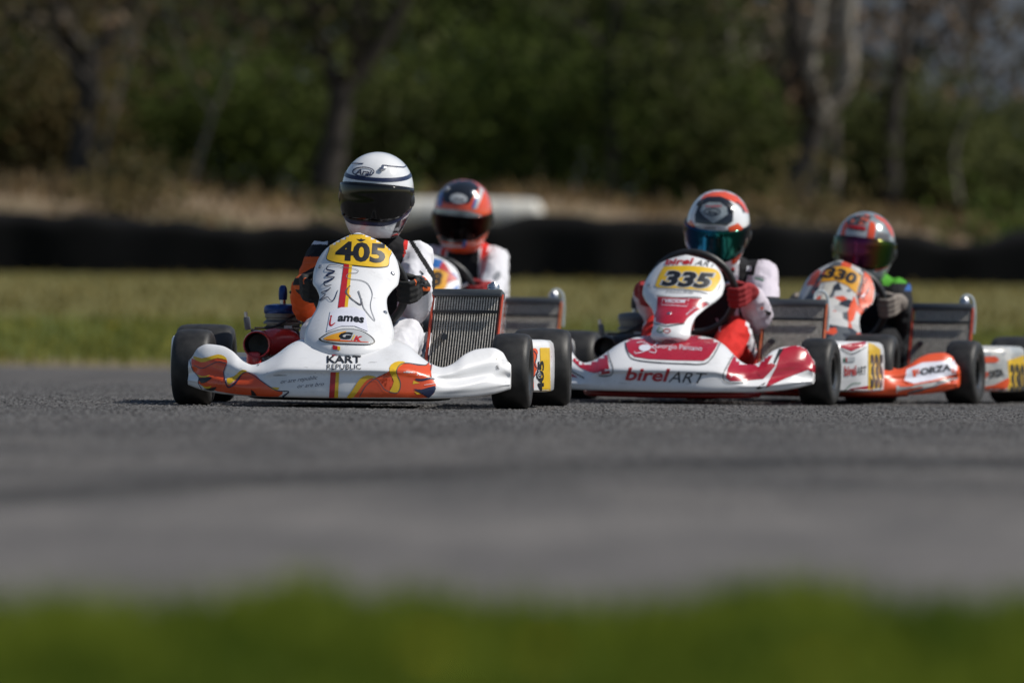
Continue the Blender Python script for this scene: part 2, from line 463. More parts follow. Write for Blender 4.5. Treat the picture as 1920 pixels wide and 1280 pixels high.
def leaf_mat(name, col, trans=0.3, var=0.22, patch=False, tint=(1.25, 1.0, 0.8)):
    m, N, L, b = new_mat(name)
    geo = N.new('ShaderNodeNewGeometry')
    rp = N.new('ShaderNodeValToRGB')
    c = np.array(col)
    rp.color_ramp.elements[0].color = (*(c * (1 - var)), 1)
    rp.color_ramp.elements[1].color = (*np.clip(c * (1 + var) * np.array(tint), 0, 1), 1)
    if patch:   # greener and drier patches a hand's width across
        tc = N.new('ShaderNodeTexCoord'); nz = N.new('ShaderNodeTexNoise'); nz.inputs['Scale'].default_value = 6.5; nz.inputs['Detail'].default_value = 2
        L.new(tc.outputs['Object'], nz.inputs['Vector'])
        mr = N.new('ShaderNodeMapRange'); mr.inputs['From Min'].default_value = .36; mr.inputs['From Max'].default_value = .64
        L.new(nz.outputs['Fac'], mr.inputs['Value'])
        av = N.new('ShaderNodeMath'); av.operation = 'MULTIPLY_ADD'; av.inputs[1].default_value = 0.3
        hv = N.new('ShaderNodeMath'); hv.operation = 'MULTIPLY'; hv.inputs[1].default_value = 0.7
        L.new(mr.outputs[0], hv.inputs[0]); L.new(geo.outputs['Random Per Island'], av.inputs[0]); L.new(hv.outputs[0], av.inputs[2])
        L.new(av.outputs[0], rp.inputs['Fac'])
        rp.color_ramp.elements[0].color = (c[0] * .28, c[1] * .42, c[2] * .5, 1)
        rp.color_ramp.elements[1].color = (c[0] * 2.6, c[1] * 1.75, c[2] * 2.2, 1)
    else:
        L.new(geo.outputs['Random Per Island'], rp.inputs['Fac'])
    L.new(rp.outputs[0], b.inputs['Base Color'])
    b.inputs['Roughness'].default_value = 0.6
    b.inputs['Specular IOR Level'].default_value = 0.06
    tr = N.new('ShaderNodeBsdfTranslucent')
    L.new(rp.outputs[0], tr.inputs['Color'])
    ms = N.new('ShaderNodeMixShader'); ms.inputs[0].default_value = trans
    out = N['Material Output'] if False else [n for n in N if n.type == 'OUTPUT_MATERIAL'][0]
    L.new(b.outputs[0], ms.inputs[1]); L.new(tr.outputs[0], ms.inputs[2]); L.new(ms.outputs[0], out.inputs[0])
    return m

ASPHALT = asphalt_mat()
GROUND = ground_mat()
BARK = mat('bark_dark', (0.04, 0.034, 0.028), 0.9, var=0.35, scale=6, bump=0.6, bscale=20)
BARKP = mat('bark_pale', (0.19, 0.168, 0.14), 0.9, var=0.25, scale=6, bump=0.5, bscale=20)
LEAF_A = leaf_mat('leaf_dark', (0.086, 0.105, 0.042), 0.5, tint=(1.1, 1.0, .85))
LEAF_B = leaf_mat('leaf_olive', (0.125, 0.118, 0.062), 0.5)
LEAF_C = leaf_mat('leaf_green', (0.085, 0.122, 0.036), 0.5, tint=(1.1, 1, .8))
LEAF_D = leaf_mat('twig_brown', (0.14, 0.115, 0.085), 0.1)
GRASSN = leaf_mat('grass_blade', (0.095, 0.165, 0.014), 0.4, patch=True)
GRASSF = leaf_mat('grass_far', (0.165, 0.155, 0.056), 0.3)
SHEET = mat('black_sheeting', (0.0045, 0.0045, 0.005), 0.85, var=0.7, scale=0.9, bump=0.4, bscale=2.5, spec=0.2)
PETAL = mat('dandelion_petal', (0.62, 0.50, 0.015), 0.8, spec=.1)
STEMM = mat('stem_green', (0.10, 0.17, 0.04), 0.7)
WOODP = mat('weathered_wood', (0.26, 0.22, 0.17), 0.9, var=0.2, scale=12)
TANKW = mat('white_tank', (0.62, 0.60, 0.54), 0.5, var=0.08, scale=3)

# ------------------------------------------------------------------ the setting
NEAR = 6.32          # where the asphalt ends on the camera's side
def track_z(y):
    """the track falls away gently towards the near verge"""
    return -0.10 * np.clip((16.0 - np.asarray(y, float)) / 10.0, 0, 1.0) ** 1.5

def ground_z(x, y):
    """height of the land at (x, y)"""
    z = np.where(y < NEAR, track_z(np.minimum(y, NEAR)) + 0.012 * np.clip((NEAR - y) / 0.6, 0, 1) + 0.004, track_z(y) - 0.03)
    z = np.where(y > 41.6, np.interp(y, [41.6, 42.4, 45, 52, 60, 74, 76], [-0.03, 0.02, 0.06, 0.22, 0.48, 1.01, 1.1]), z)
    lump = 0.10 * np.sin(x * 0.55 + 0.6) + 0.08 * np.sin(x * 1.27 + 2.1) + 0.06 * np.sin(x * 2.3)
    bank = np.interp(y, [76, 79, 86, 89, 95, 130, 800], [1.1, 1.3, 2.25, 2.4, 2.4, 2.4, 2.4]) - 0.02 * x * np.clip((y - 79) / 7, 0, 1)
    bank = bank + lump * np.interp(y, [76, 82, 95, 110], [0, 0.8, 0.6, 0])
    z = np.where(y > 76, np.where(np.abs(x) < 60, bank, np.interp(y, [76, 86, 900], [1.1, 2.4, 2.4])), z)
    return z

xs = np.concatenate([np.linspace(-900, -40, 12), np.linspace(-36, 36, 145), np.linspace(40, 900, 12)])
ys = np.concatenate([[-40, -10, 0, 2, 4], np.linspace(5, 8, 19), np.linspace(8.5, 17, 18), [25, 38, 41], np.linspace(41.6, 100, 110), np.linspace(104, 900, 14)])
X, Y = np.meshgrid(xs, ys)
Z = ground_z(X, Y)
gv = np.stack([X, Y, Z], -1).reshape(-1, 3)
nx, ny = len(xs), len(ys)
gf = [(j * nx + i, j * nx + i + 1, (j + 1) * nx + i + 1, (j + 1) * nx + i) for j in range(ny - 1) for i in range(nx - 1)]
tag(obj('ground', gv, gf, GROUND), kind='structure')

# asphalt with ragged edges
tx = np.linspace(-90, 90, 721)
near = NEAR - 0.12 + 0.05 * np.sin(tx * 3.1) + 0.035 * np.sin(tx * 8.3 + 1) + 0.02 * np.sin(tx * 21)
far = 42.0 + 0.12 * np.sin(tx * 1.3) + 0.08 * np.sin(tx * 3.7 + 2)
rows = [near, near + 0.03] + [np.full_like(tx, q) for q in (7.2, 7.8, 8.5, 9.2, 10, 10.8, 11.6, 12.4, 13.2, 14, 14.8, 15.6, 16.4, 20, 31)] + [far - 0.03, far]
tv = []; tf = []
for k_, r_ in enumerate(rows):
    e_ = -0.02 if k_ in (0, len(rows) - 1) else 0.0
    tv += [(a, b_, float(track_z(b_)) + e_) for a, b_ in zip(tx, r_)]
n_ = len(tx)
for j in range(len(rows) - 1):
    for i in range(n_ - 1):
        tf.append((j * n_ + i, j * n_ + i + 1, (j + 1) * n_ + i + 1, (j + 1) * n_ + i))
tag(obj('track', tv, tf, ASPHALT), kind='structure')

def blades(n, xr, yr, hr, wr, dens=None, seed=1, zfun=ground_z, lean=0.5):
    r = np.random.default_rng(seed)
    x = r.uniform(xr[0], xr[1], n); y = r.uniform(yr[0], yr[1], n)
    if dens is not None:
        k = r.uniform(0, 1, n) < dens(x, y); x = x[k]; y = y[k]
    n = len(x)
    z = zfun(x, y) - 0.003
    h = r.uniform(hr[0], hr[1], n) * (0.6 + 0.7 * r.random(n))
    w = r.uniform(wr[0], wr[1], n)
    a = r.uniform(0, 2 * np.pi, n); la = r.uniform(0, 2 * np.pi, n); ll = h * lean * r.random(n)
    dx, dy = np.cos(a) * w, np.sin(a) * w
    bx, by = np.cos(la) * ll, np.sin(la) * ll
    V = np.empty((n, 5, 3))
    V[:, 0] = np.stack([x - dx, y - dy, z], 1); V[:, 1] = np.stack([x + dx, y + dy, z], 1)
    V[:, 2] = np.stack([x + dx * .7 + bx * .35, y + dy * .7 + by * .35, z + h * .6], 1)
    V[:, 3] = np.stack([x - dx * .7 + bx * .35, y - dy * .7 + by * .35, z + h * .6], 1)
    V[:, 4] = np.stack([x + bx, y + by, z + h], 1)
    return V

def blade_obj(name, V, m):
    n = len(V)
    me = bpy.data.meshes.new(name)
    me.vertices.add(n * 5); me.vertices.foreach_set('co', V.reshape(-1))
    loops = np.empty((n, 7), int); base = np.arange(n)[:, None] * 5
    loops[:, :4] = base + np.array([0, 1, 2, 3]); loops[:, 4:] = base + np.array([3, 2, 4])
    me.loops.add(n * 7); me.loops.foreach_set('vertex_index', loops.reshape(-1))
    me.polygons.add(n * 2)
    st = np.empty((n, 2), int); st[:, 0] = np.arange(n) * 7; st[:, 1] = st[:, 0] + 4
    me.polygons.foreach_set('loop_start', st.reshape(-1))
    me.update(calc_edges=True); me.validate()
    me.materials.append(m)
    o = bpy.data.objects.new(name, me); COL.objects.link(o)
    return o

def clump(x, y):
    return 0.5 + 0.5 * np.sin(x * 7 + 1.3 * np.sin(y * 5)) * np.sin(y * 4 + x * 2.3)
edge = lambda x: NEAR - 0.12 + 0.16 * np.sin(x * 5.2 + 0.7) + 0.08 * np.sin(x * 13) + 0.10 * x * (np.abs(x) < 0.6)
G0 = 4.4
def lobes(x):
    """how far the verge creeps out over the asphalt"""
    return (6.38 + .60 * np.exp(-((x - .33) / .14) ** 2) + .42 * np.exp(-((x + .25) / .12) ** 2) + .34 * np.exp(-((x - .62) / .13) ** 2) + .30 * np.exp(-((x + .05) / .07) ** 2)
            + .07 * np.sin(x * 23) + .05 * np.sin(x * 51 + 1) + .15 * np.sin(x * 2.1) * (np.abs(x) > .75))
Vn = np.concatenate([
    blades(70000, (-1.7, 1.7), (G0, NEAR + 0.3), (0.010, 0.034), (0.0018, 0.0036), lambda x, y: (y < edge(x)) * (0.35 + 0.65 * clump(x, y)), 3),
    blades(46000, (-1.9, 1.9), (5.7, 7.3), (0.026, 0.056), (0.0018, 0.0036), lambda x, y: np.clip((lobes(x) - y) / .18, 0, 1) * (0.35 + 0.65 * clump(x * 1.7, y * 1.5)), 12,
           zfun=lambda x, y: np.maximum(track_z(y) + .002, ground_z(x, y)), lean=0.8),
    blades(50000, (-5, 5), (1.0, NEAR + .2), (0.02, 0.05), (0.002, 0.004), lambda x, y: (y < edge(x)) * ((np.abs(x) > 1.7) | (y < G0)) * (0.5 + 0.5 * clump(x, y)), 4),
    *[blades(300, (cx - cr, cx + cr), (cy - cr, cy + cr), (ch * .5, ch), (0.0016, 0.0034), lambda x, y, cx=cx, cy=cy, cr=cr: ((x - cx) ** 2 + (y - cy) ** 2) < cr * cr, 300 + k, lean=0.9)
      for k, (cx, cy, cr, ch) in enumerate([(random.uniform(-1.5, 1.5), random.uniform(4.6, NEAR), random.uniform(.03, .08), random.uniform(.02, .045)) for _ in range(130)]
          + [(cx * .93, cy - .5, cr * 1.4, ch * .5) for cx, cy, cr, ch in [(.30, 6.6, .07, .085), (.36, 6.7, .07, .075), (.42, 6.5, .08, .08), (.33, 6.4, .10, .07), (.53, 6.7, .03, .10), (-.27, 6.6, .06, .08), (-.34, 6.5, .10, .065), (-.20, 6.6, .07, .065), (.07, 6.5, .05, .05), (.62, 6.6, .08, .06)]])]])
tag(blade_obj('grass_foreground', Vn, GRASSN), 'short bright green grass at the near edge of the asphalt', 'grass', kind='stuff')
Vv = blades(36000, (-14, 14), (41.75, 56), (0.05, 0.15), (0.006, 0.016), lambda x, y: (0.3 + 0.7 * clump(x * .3, y * .2)) * np.clip((y - 41.7 + .5 * clump(x * .9, y)) / 1.2, 0.05, 1), 6)
tag(blade_obj('grass_verge', Vv, leaf_mat('grass_verge', (0.135, 0.18, 0.034), 0.35, patch=True)), 'fresh green grass of the verge along the far edge of the track', 'grass', kind='stuff')
Vf = blades(18000, (-16, 16), (55, 74.6), (0.04, 0.10), (0.01, 0.02), lambda x, y: 0.4 + 0.5 * clump(x * .2, y * .15), 7)
tag(blade_obj('grass_slope', Vf, GRASSF), 'olive green grass on the slope below the black barrier', 'grass', kind='stuff')

def aggregate():
    """stone chips standing proud of the asphalt around the karts"""
    r = np.random.default_rng(21)
    n = 120000
    x = r.uniform(-2.9, 3.1, n); y = 9.0 + 19 * r.beta(1.8, 1.4, n)
    h = r.uniform(.0008, .0038, n); s = r.uniform(.003, .009, n); a0 = r.uniform(0, 6.28, n)
    V = np.empty((n, 4, 3))
    for k in range(3):
        an = a0 + k * 2.094
        V[:, k] = np.stack([x + np.cos(an) * s, y + np.sin(an) * s * 1.5, track_z(y) - .0004], 1)
    V[:, 3] = np.stack([x + r.normal(0, .001, n), y + r.normal(0, .001, n), track_z(y) + h], 1)
    F = (np.arange(n)[:, None, None] * 4 + np.array([[0, 1, 3], [1, 2, 3], [2, 0, 3]])[None]).reshape(-1)
    me = bpy.data.meshes.new('asphalt_chippings')
    me.vertices.add(n * 4); me.vertices.foreach_set('co', V.reshape(-1))
    me.loops.add(n * 9); me.loops.foreach_set('vertex_index', F)
    me.polygons.add(n * 3); me.polygons.foreach_set('loop_start', np.arange(n * 3) * 3)
    me.update(calc_edges=True)
    me.materials.append(leaf_mat('stone_chip', (0.090, 0.089, 0.089), 0.0, 0.8, tint=(1, 1, 1)))
    o = bpy.data.objects.new('asphalt_chippings', me); COL.objects.link(o)
    tag(o, 'rough grey stone chippings in the asphalt surface', 'asphalt', kind='stuff')
aggregate()
Vb = np.concatenate([blades(9000, (-14, 14), (77, 88), (0.05, 0.2), (0.015, 0.04), lambda x, y: 0.15 + 0.85 * (clump(x * .16, y * .2) > .62), 8),
                     blades(6000, (-14, 14), (85, 90), (0.1, 0.3), (0.02, 0.05), lambda x, y: 0.3 + 0.7 * (clump(x * .2 + 1, y * .1) > .5), 9)])
tag(blade_obj('dry_grass', Vb, leaf_mat('grass_dry', (0.17, 0.14, 0.085), 0.2)), 'dry tan grass growing on the earth bank behind the barrier', 'grass', kind='stuff')

def dandelion(px, py, depth, r, label, scale=1.0):
    p = at(px, py, depth)
    gz = float(ground_z(np.array([p.x]), np.array([p.y]))[0])
    root = empty('dandelion', (p.x, p.y, gz))
    tag(root, label, 'flower', 'dandelions in the grass')
    h = max(p.z - gz, 0.02)
    MB().tube([(0, 0, 0), (0.002, 0, h * .5), (0, 0, h)], 0.0016 * scale, 6).build('stem', STEMM, root)
    mb = MB()
    for ring, (k, rr, up) in enumerate([(16, r, 0.15), (14, r * .8, 0.5), (10, r * .55, 0.9)]):
        for i in range(k):
            a = 2 * math.pi * (i + ring * .4) / k
            c, s = math.cos(a), math.sin(a); w = 0.16 * r
            mb.add([(0, 0, h), (c * rr * .6 - s * w, s * rr * .6 + c * w, h + rr * up * .5), (c * rr, s * rr, h + rr * up * .7), (c * rr * .6 + s * w, s * rr * .6 - c * w, h + rr * up * .5)], [(0, 1, 2, 3)])
    mb.build('petals', PETAL, root, smooth=False)
dandelion(800, 1218, 4.75, 0.017, 'yellow dandelion in the near grass left of centre')
dandelion(1015, 1232, 4.7, 0.016, 'yellow dandelion in the near grass just right of centre')
dandelion(1535, 1250, 4.7, 0.012, 'small yellow dandelion in the near grass at lower right')
dandelion(212, 612, 46.0, 0.05, 'yellow flower on the verge left of the white kart', 2)
dandelion(203, 663, 43.6, 0.035, 'low yellow flower on the verge edge left of the white kart', 2)

# black sheeted barrier
def barrier():
    bx = np.linspace(-34, 34, 500)
    prof_n = 22
    V = []; F = []
    for i, x in enumerate(bx):
        h = 0.80 + 0.055 * math.sin(x * 0.9) + 0.05 * math.sin(x * 1.7 + 1.0) + 0.025 * math.sin(x * 4.1) + 0.012 * math.sin(x * 9.7)
        h += 0.09 * noise.noise(Vector((x * .55, 7.7, 0))) + 0.06 * noise.noise(Vector((x * 1.4, 2.2, 0)))
        h += 0.05 * math.exp(-((x + 6.8) / 1.2) ** 2) - 0.10 * math.exp(-((x + 3.6) / 1.3) ** 2) - 0.05 * math.exp(-((x - 5.6) / 0.8) ** 2)
        z0 = 1.0
        wob = 0.04 * noise.noise(Vector((x * 1.3, 0, 0)))
        for k in range(prof_n):
            t = k / (prof_n - 1)
            a = math.pi * t
            fold = 0.035 * noise.noise(Vector((x * 2.4, t * 3.0, 3.3))) * math.sin(a) + wob
            yy = -math.cos(a); yy = math.copysign(abs(yy) ** 0.35, yy) * 0.42
            zz = h * math.sin(a) ** 0.22 if 0 < k < prof_n - 1 else 0
            V.append((x, 75.2 + yy + fold * 1.5, z0 + zz + fold * (0 if k in (0, prof_n - 1) else 1)))
    for i in range(len(bx) - 1):
        for k in range(prof_n - 1):
            F.append((i * prof_n + k, (i + 1) * prof_n + k, (i + 1) * prof_n + k + 1, i * prof_n + k + 1))
    F.append(tuple(range(prof_n))); F.append(tuple(range((len(bx) - 1) * prof_n + prof_n - 1, (len(bx) - 1) * prof_n - 1, -1)))
    o = obj('barrier', V, F, SHEET)
    tag(o, 'long low barrier covered in black sheeting at the top of the grass slope', 'barrier')
barrier()

# long white rounded tank on the earth bank
def white_tank():
    a = at(735, 402, 80.0); b = at(1020, 396, 80.0)
    gz = a.z - 0.24
    root = empty('storage_tank', ((a.x + b.x) / 2, 80.0, gz))
    tag(root, 'long white tank with rounded end lying behind the black barrier', 'tank')
    L_ = (b.x - a.x) / 2
    prof = [(0.001, -L_ - 0.0)]
    for k in range(1, 9):
        t = k / 8 * math.pi / 2
        prof.append((0.235 * math.sin(t), -L_ + 0.16 * (1 - math.cos(t))))
    prof += [(0.24, -L_ * .4), (0.24, L_ * .4)]
    for k in range(8, 0, -1):
        t = k / 8 * math.pi / 2
        prof.append((0.235 * math.sin(t), L_ - 0.16 * (1 - math.cos(t))))
    prof.append((0.001, L_))
    M = Matrix.Translation((0, 0, 0.24)) @ Matrix.Rotation(math.pi / 2, 4, 'Y')
    MB().lathe(prof, M, 32).build('shell', TANKW, root)
    for s in (-0.5, 0.5):
        MB().lathe([(0.236, s * L_ - 0.02), (0.247, s * L_ - 0.015), (0.247, s * L_ + 0.015), (0.236, s * L_ + 0.02)], M, 32).build('band', LGREY, root)
        MB().box((s * L_, 0, -0.12), (0.12, 0.4, 0.30), bev=0.01).build('cradle', WOODP, root)
white_tank()

def post():
    p = at(1565, 372, 90.0)
    root = empty('wooden_post', (p.x, 90.0, p.z - 0.3))
    tag(root, 'pale upright post beside the forked tree trunk on the right', 'post')
    top = at(1560, 225, 90.0).z - (p.z - 0.3)
    MB().tube([(0, 0, 0), (0.0, 0, top * .5), (-0.02, 0, top)], [0.085, 0.08, 0.075], 10).build('pole', WOODP, root)
    MB().lathe([(0.0, top + 0.03), (0.09, top + 0.015), (0.09, top - 0.02), (0.0, top - 0.02)], Matrix.Translation((-0.02, 0, 0)), 12).build('cap', BARKP, root)
post()

# ------------------------------------------------------------------ trees
def leaf_cloud(P, n, spread, size, seed, flat=1.0):
    r = np.random.default_rng(seed)
    P = np.array(P)
    c = P[r.integers(0, len(P), n)] + r.normal(0, spread, (n, 3)) * np.array([1, 1, flat])
    a = r.normal(size=(n, 3)); a /= np.linalg.norm(a, axis=1)[:, None]
    b = np.cross(a, r.normal(size=(n, 3))); b /= np.linalg.norm(b, axis=1)[:, None]
    s = r.uniform(size * .5, size, n)[:, None]
    V = np.stack([c - a * s, c + b * s * .55, c + a * s, c - b * s * .55], 1)
    return V

def quad_obj(name, V, m, parent=None):
    n = len(V)
    me = bpy.data.meshes.new(name)
    me.vertices.add(n * 4); me.vertices.foreach_set('co', V.reshape(-1))
    me.loops.add(n * 4); me.loops.foreach_set('vertex_index', np.arange(n * 4))
    me.polygons.add(n); me.polygons.foreach_set('loop_start', np.arange(n) * 4)
    me.update(calc_edges=True); me.validate()
    me.materials.append(m)
    o = bpy.data.objects.new(name, me); COL.objects.link(o)
    if parent: o.parent = parent
    return o

def grow(mb, tips, rnd, p, d, length, r, depth, maxd, nchild=3):
    pts = [p.copy()]; rad = [r]
    seg = 4
    for i in range(seg):
        d = (d + Vector((rnd.gauss(0, .16), rnd.gauss(0, .16), rnd.gauss(0.03, .12)))).normalized()
        p = p + d * length / seg
        pts.append(p.copy()); rad.append(r * (1 - 0.62 * (i + 1) / seg))
        if depth >= 2: tips.append(tuple(p))
    mb.tube(pts, rad, 6 if depth < 2 else 4, caps=False)
    if depth >= maxd: return
    for k in range(nchild):
        i = rnd.randint(1, seg)
        q = pts[i]
        dd = (d + Vector((rnd.uniform(-1, 1), rnd.uniform(-1, 1), rnd.uniform(-.1, .75)))).normalized()
        grow(mb, tips, rnd, q, dd, length * rnd.uniform(.55, .8), rad[i] * rnd.uniform(.55, .75), depth + 1, maxd, nchild)

def tree(x, y, h, r, seed, leaf, nleaf, label, bark=BARK, limbs=None, spread=0.6, leafsize=0.15, lean=(0, 0), maxd=4, group='trees of the wood behind the track'):
    rnd = random.Random(seed)
    gz = float(ground_z(np.array([x]), np.array([y]))[0]) - 0.15
    root = empty('tree', (x, y, gz))
    tag(root, label, 'tree', group)
    mb = MB(); tips = []
    if limbs is None:
        p = Vector((0, 0, 0)); pts = [p]; d = Vector((lean[0], lean[1], 1)).normalized()
        for i in range(6):
            d = (d + Vector((rnd.gauss(0, .07), rnd.gauss(0, .07), 0.05))).normalized()
            p = p + d * h * .55 / 6; pts.append(p)
        rads = [r * 1.35] + [r * (1 - .08 * i) for i in range(1, 7)]
        mb.tube(pts, rads, 9, caps=False)
        for i in range(2, 7):
            for _ in range(2 if i < 6 else 3):
                dd = Vector((rnd.uniform(-1, 1), rnd.uniform(-1, 1), rnd.uniform(.1, .9))).normalized()
                grow(mb, tips, rnd, pts[i], dd, h * rnd.uniform(.2, .34), rads[i] * .5, 1, maxd)
    else:
        for path, rad in limbs:
            path = [Vector(q) - Vector((x, y, gz)) for q in path]
            pts = [Vector(q) for q in spline(path, 3 * len(path))]
            rr = .78 * np.interp(np.linspace(0, 1, len(pts)), np.linspace(0, 1, len(rad)), rad)
            mb.tube(pts, list(rr), 10, caps=False)
            for i in range(len(pts) // 2, len(pts), 2):
                dd = Vector((rnd.uniform(-1, 1), rnd.uniform(-1, 1), rnd.uniform(.1, .9))).normalized()
                grow(mb, tips, rnd, pts[i], dd, h * .2, rr[i] * .5, 1, maxd)
    mb.build('trunk', bark, root, auto=None)
    if nleaf:
        quad_obj('crown', leaf_cloud(tips, nleaf, spread, leafsize, seed + 50), leaf, root)
    return root

def shrub(x, y, w, h, seed, leaf, n, label):
    rnd = random.Random(seed)
    gz = float(ground_z(np.array([x]), np.array([y]))[0]) - 0.1
    root = empty('shrub', (x, y, gz))
    tag(root, label, 'shrub', 'undergrowth along the top of the earth bank')
    mb = MB(); tips = []
    for k in range(9):
        dd = Vector((rnd.uniform(-.7, .7) * w / h, rnd.uniform(-.5, .5), 1)).normalized()
        grow(mb, tips, rnd, Vector((rnd.uniform(-.3, .3) * w, rnd.uniform(-.2, .2), 0)), dd, h * rnd.uniform(.35, .6), 0.03, 1, 3)
    mb.build('stems', BARK, root, auto=None)
    quad_obj('foliage', leaf_cloud(tips, n, 0.42, 0.13, seed + 9), leaf, root)

D1 = 89.6
W = lambda px, py, d=D1: at(px, py, d)
# dark forked tree behind the white helmet
b0 = W(618, 345); 
tree(b0.x, D1, 8, .3, 11, LEAF_A, 1300, 'dark forked tree trunk rising behind the white helmet', BARK,
     limbs=[([W(612, 350), W(628, 260), W(640, 175), W(650, 150)], [.34, .27, .24, .22]),
            ([W(645, 165), W(690, 110), W(735, 45), W(770, -40), W(800, -140)], [.22, .2, .17, .13, .09]),
            ([W(648, 165), W(610, 125), W(600, 60), W(585, -30)], [.2, .15, .12, .08]),
            ([W(650, 160), W(668, 90), W(650, 0), W(655, -100)], [.16, .12, .09, .06])])
b0 = W(1500, 372)
tree(b0.x, D1, 8, .3, 12, LEAF_D, 300, 'large forked tree with a dark limb and a pale curved limb at right', BARK,
     limbs=[([W(1488, 378), W(1512, 310), W(1528, 240), W(1530, 205)], [.42, .30, .26, .25]),
            ([W(1526, 215), W(1500, 150), W(1495, 80), W(1490, 0), W(1470, -120)], [.27, .24, .22, .2, .15])])
t2 = MB()
root2 = [o for o in COL.objects if o.get('label', '').startswith('large forked tree')][0]
pl = [Vector(q) - root2.location for q in spline([W(1536, 222, 89.2), W(1552, 203, 89.2), W(1582, 165, 89.2), W(1592, 110, 89.2), W(1588, 40, 89.2), W(1600, -60, 89.2)], 16)]
t2.tube(pl, list(np.linspace(.17, .11, 16)), 10, caps=False)
pl = [Vector(q) - root2.location for q in spline([W(1548, 206, 89.1), W(1524, 150, 89.1), W(1522, 80, 89.1), W(1538, 10, 89.1), W(1535, -60, 89.1)], 12)]
t2.tube(pl, list(np.linspace(.12, .07, 12)), 8, caps=False)
t2.build('limb', mat('bark_bleached', (0.27, 0.245, 0.205), .9, var=.2, scale=6, bump=.4, bscale=20), root2, auto=None)
b0 = W(160, 340)
tree(b0.x, D1, 8, .3, 13, LEAF_B, 1200, 'dark upright tree trunk near the left edge of the wood', BARK,
     limbs=[([W(150, 345), W(158, 250), W(170, 160), W(165, 90)], [.30, .25, .22, .2]),
            ([W(165, 110), W(120, 40), W(90, -40), W(70, -130)], [.17, .14, .1, .07]),
            ([W(168, 120), W(205, 70), W(240, 0), W(280, -90)], [.18, .15, .12, .08])])
b0 = W(1668, 372)
tree(b0.x, D1 + 1.0, 8, .2, 14, LEAF_D, 250, 'slim dark tree trunk right of the pale post', BARK,
     limbs=[([W(1672, 378, 90.6), W(1670, 290, 90.6), W(1676, 200, 90.6), W(1690, 100, 90.6), W(1700, -40, 90.6)], [.22, .19, .16, .13, .09])])
b0 = W(1140, 360)
tree(b0.x, D1 + 1.3, 8, .2, 15, LEAF_A, 1300, 'slim tree trunk in the wood between the two leading drivers', BARK,
     limbs=[([W(1142, 365, 90.9), W(1146, 270, 90.9), W(1138, 180, 90.9), W(1150, 60, 90.9), W(1160, -60, 90.9)], [.2, .17, .15, .12, .08])])
for i, (lab, path, rad, side) in enumerate([
        ('slim pale leaning sapling in the wood left of the white helmet', [(360, 345), (385, 260), (410, 190), (445, 110), (490, 20), (530, -60)], .05, [(400, 215), (360, 150), (330, 70), (310, -20)]),
        ('slim pale sapling in front of the wood at far left', [(180, 345), (205, 240), (230, 150), (255, 70), (290, -60)], .045, [(215, 200), (150, 130), (80, 60), (10, 10)]),
        ('slim pale bare sapling at the right edge of the wood', [(1800, 380), (1790, 280), (1830, 180), (1800, 80), (1820, -60)], .04, [(1828, 185), (1880, 120), (1930, 40)])]):
    q0 = W(*path[0], 89.0)
    tree(q0.x, 89.0, 5, .08, 80 + i, LEAF_D, 120, lab, BARKP, limbs=[([W(*q, 89.0) for q in path], [rad, rad * .8, rad * .6, rad * .4]), ([W(*q, 89.0) for q in side], [rad * .6, rad * .45, rad * .3])], maxd=3)
ORD = ['leftmost', 'second from the left', 'third from the left', 'fourth from the left', 'fifth from the left', 'sixth from the left', 'seventh from the left', 'eighth from the left', 'ninth from the left', 'tenth from the left', 'eleventh from the left', 'twelfth from the left', 'rightmost']
spots = [(-14, 97, 9, LEAF_A, 3600), (-11.2, 99, 10, LEAF_B, 3600), (-8.6, 101, 9, LEAF_C, 3800), (-5.2, 98, 9, LEAF_B, 3400),
         (-4.3, 104, 11, LEAF_A, 4200), (-1.4, 99, 9, LEAF_C, 3800), (0.6, 103, 10, LEAF_A, 4200), (2.4, 98, 8.5, LEAF_C, 3600),
         (3.4, 105, 9, LEAF_A, 3800), (11.5, 102, 8, LEAF_B, 2200), (14, 98, 8, LEAF_A, 2600)]
for i, (x, y, h, lf, n) in enumerate(spots):
    tree(x, y, h, .16, 30 + i, lf, n, 'leafy tree of the blurred wood, ' + (ORD[i] if i < 10 else 'rightmost'), BARK if i % 2 else BARKP, lean=(random.uniform(-.15, .15), 0))
for i, (x, y, h) in enumerate([(4.2, 98, 8), (5.0, 101, 8), (6.9, 99, 7.5), (7.6, 106, 9), (8.3, 103, 8), (9.6, 98, 7)]):
    tree(x, y, h, .13, 60 + i, LEAF_D, 180, 'nearly bare brown-twigged tree in the right of the wood, ' + (ORD[i] if i < 5 else 'rightmost'), BARK if i % 3 else BARKP, maxd=4,
         lean=(random.uniform(-.2, .2), 0))
sh = [(-9.6, 2.4, 3.0, LEAF_A), (-7.9, 2.0, 2.4, LEAF_B), (-6.1, 2.4, 3.0, LEAF_A), (-4.4, 2.0, 2.6, LEAF_C), (-2.6, 2.2, 2.8, LEAF_A), (-0.9, 2.2, 3.0, LEAF_C),
      (0.9, 2.2, 3.2, LEAF_C), (2.3, 2.0, 2.8, LEAF_A), (3.7, 2.0, 2.7, LEAF_C), (5.6, 2.0, 2.3, LEAF_A), (6.9, 2.2, 2.0, LEAF_A), (8.3, 2.4, 2.2, LEAF_A), (10, 2.4, 2.2, LEAF_B)]
for i, (x, w, h, lf) in enumerate(sh):
    shrub(x, 91.5 + 1.5 * (i % 3), w, h, 100 + i, lf, 2600, 'leafy shrub at the foot of the wood, ' + ORD[i])
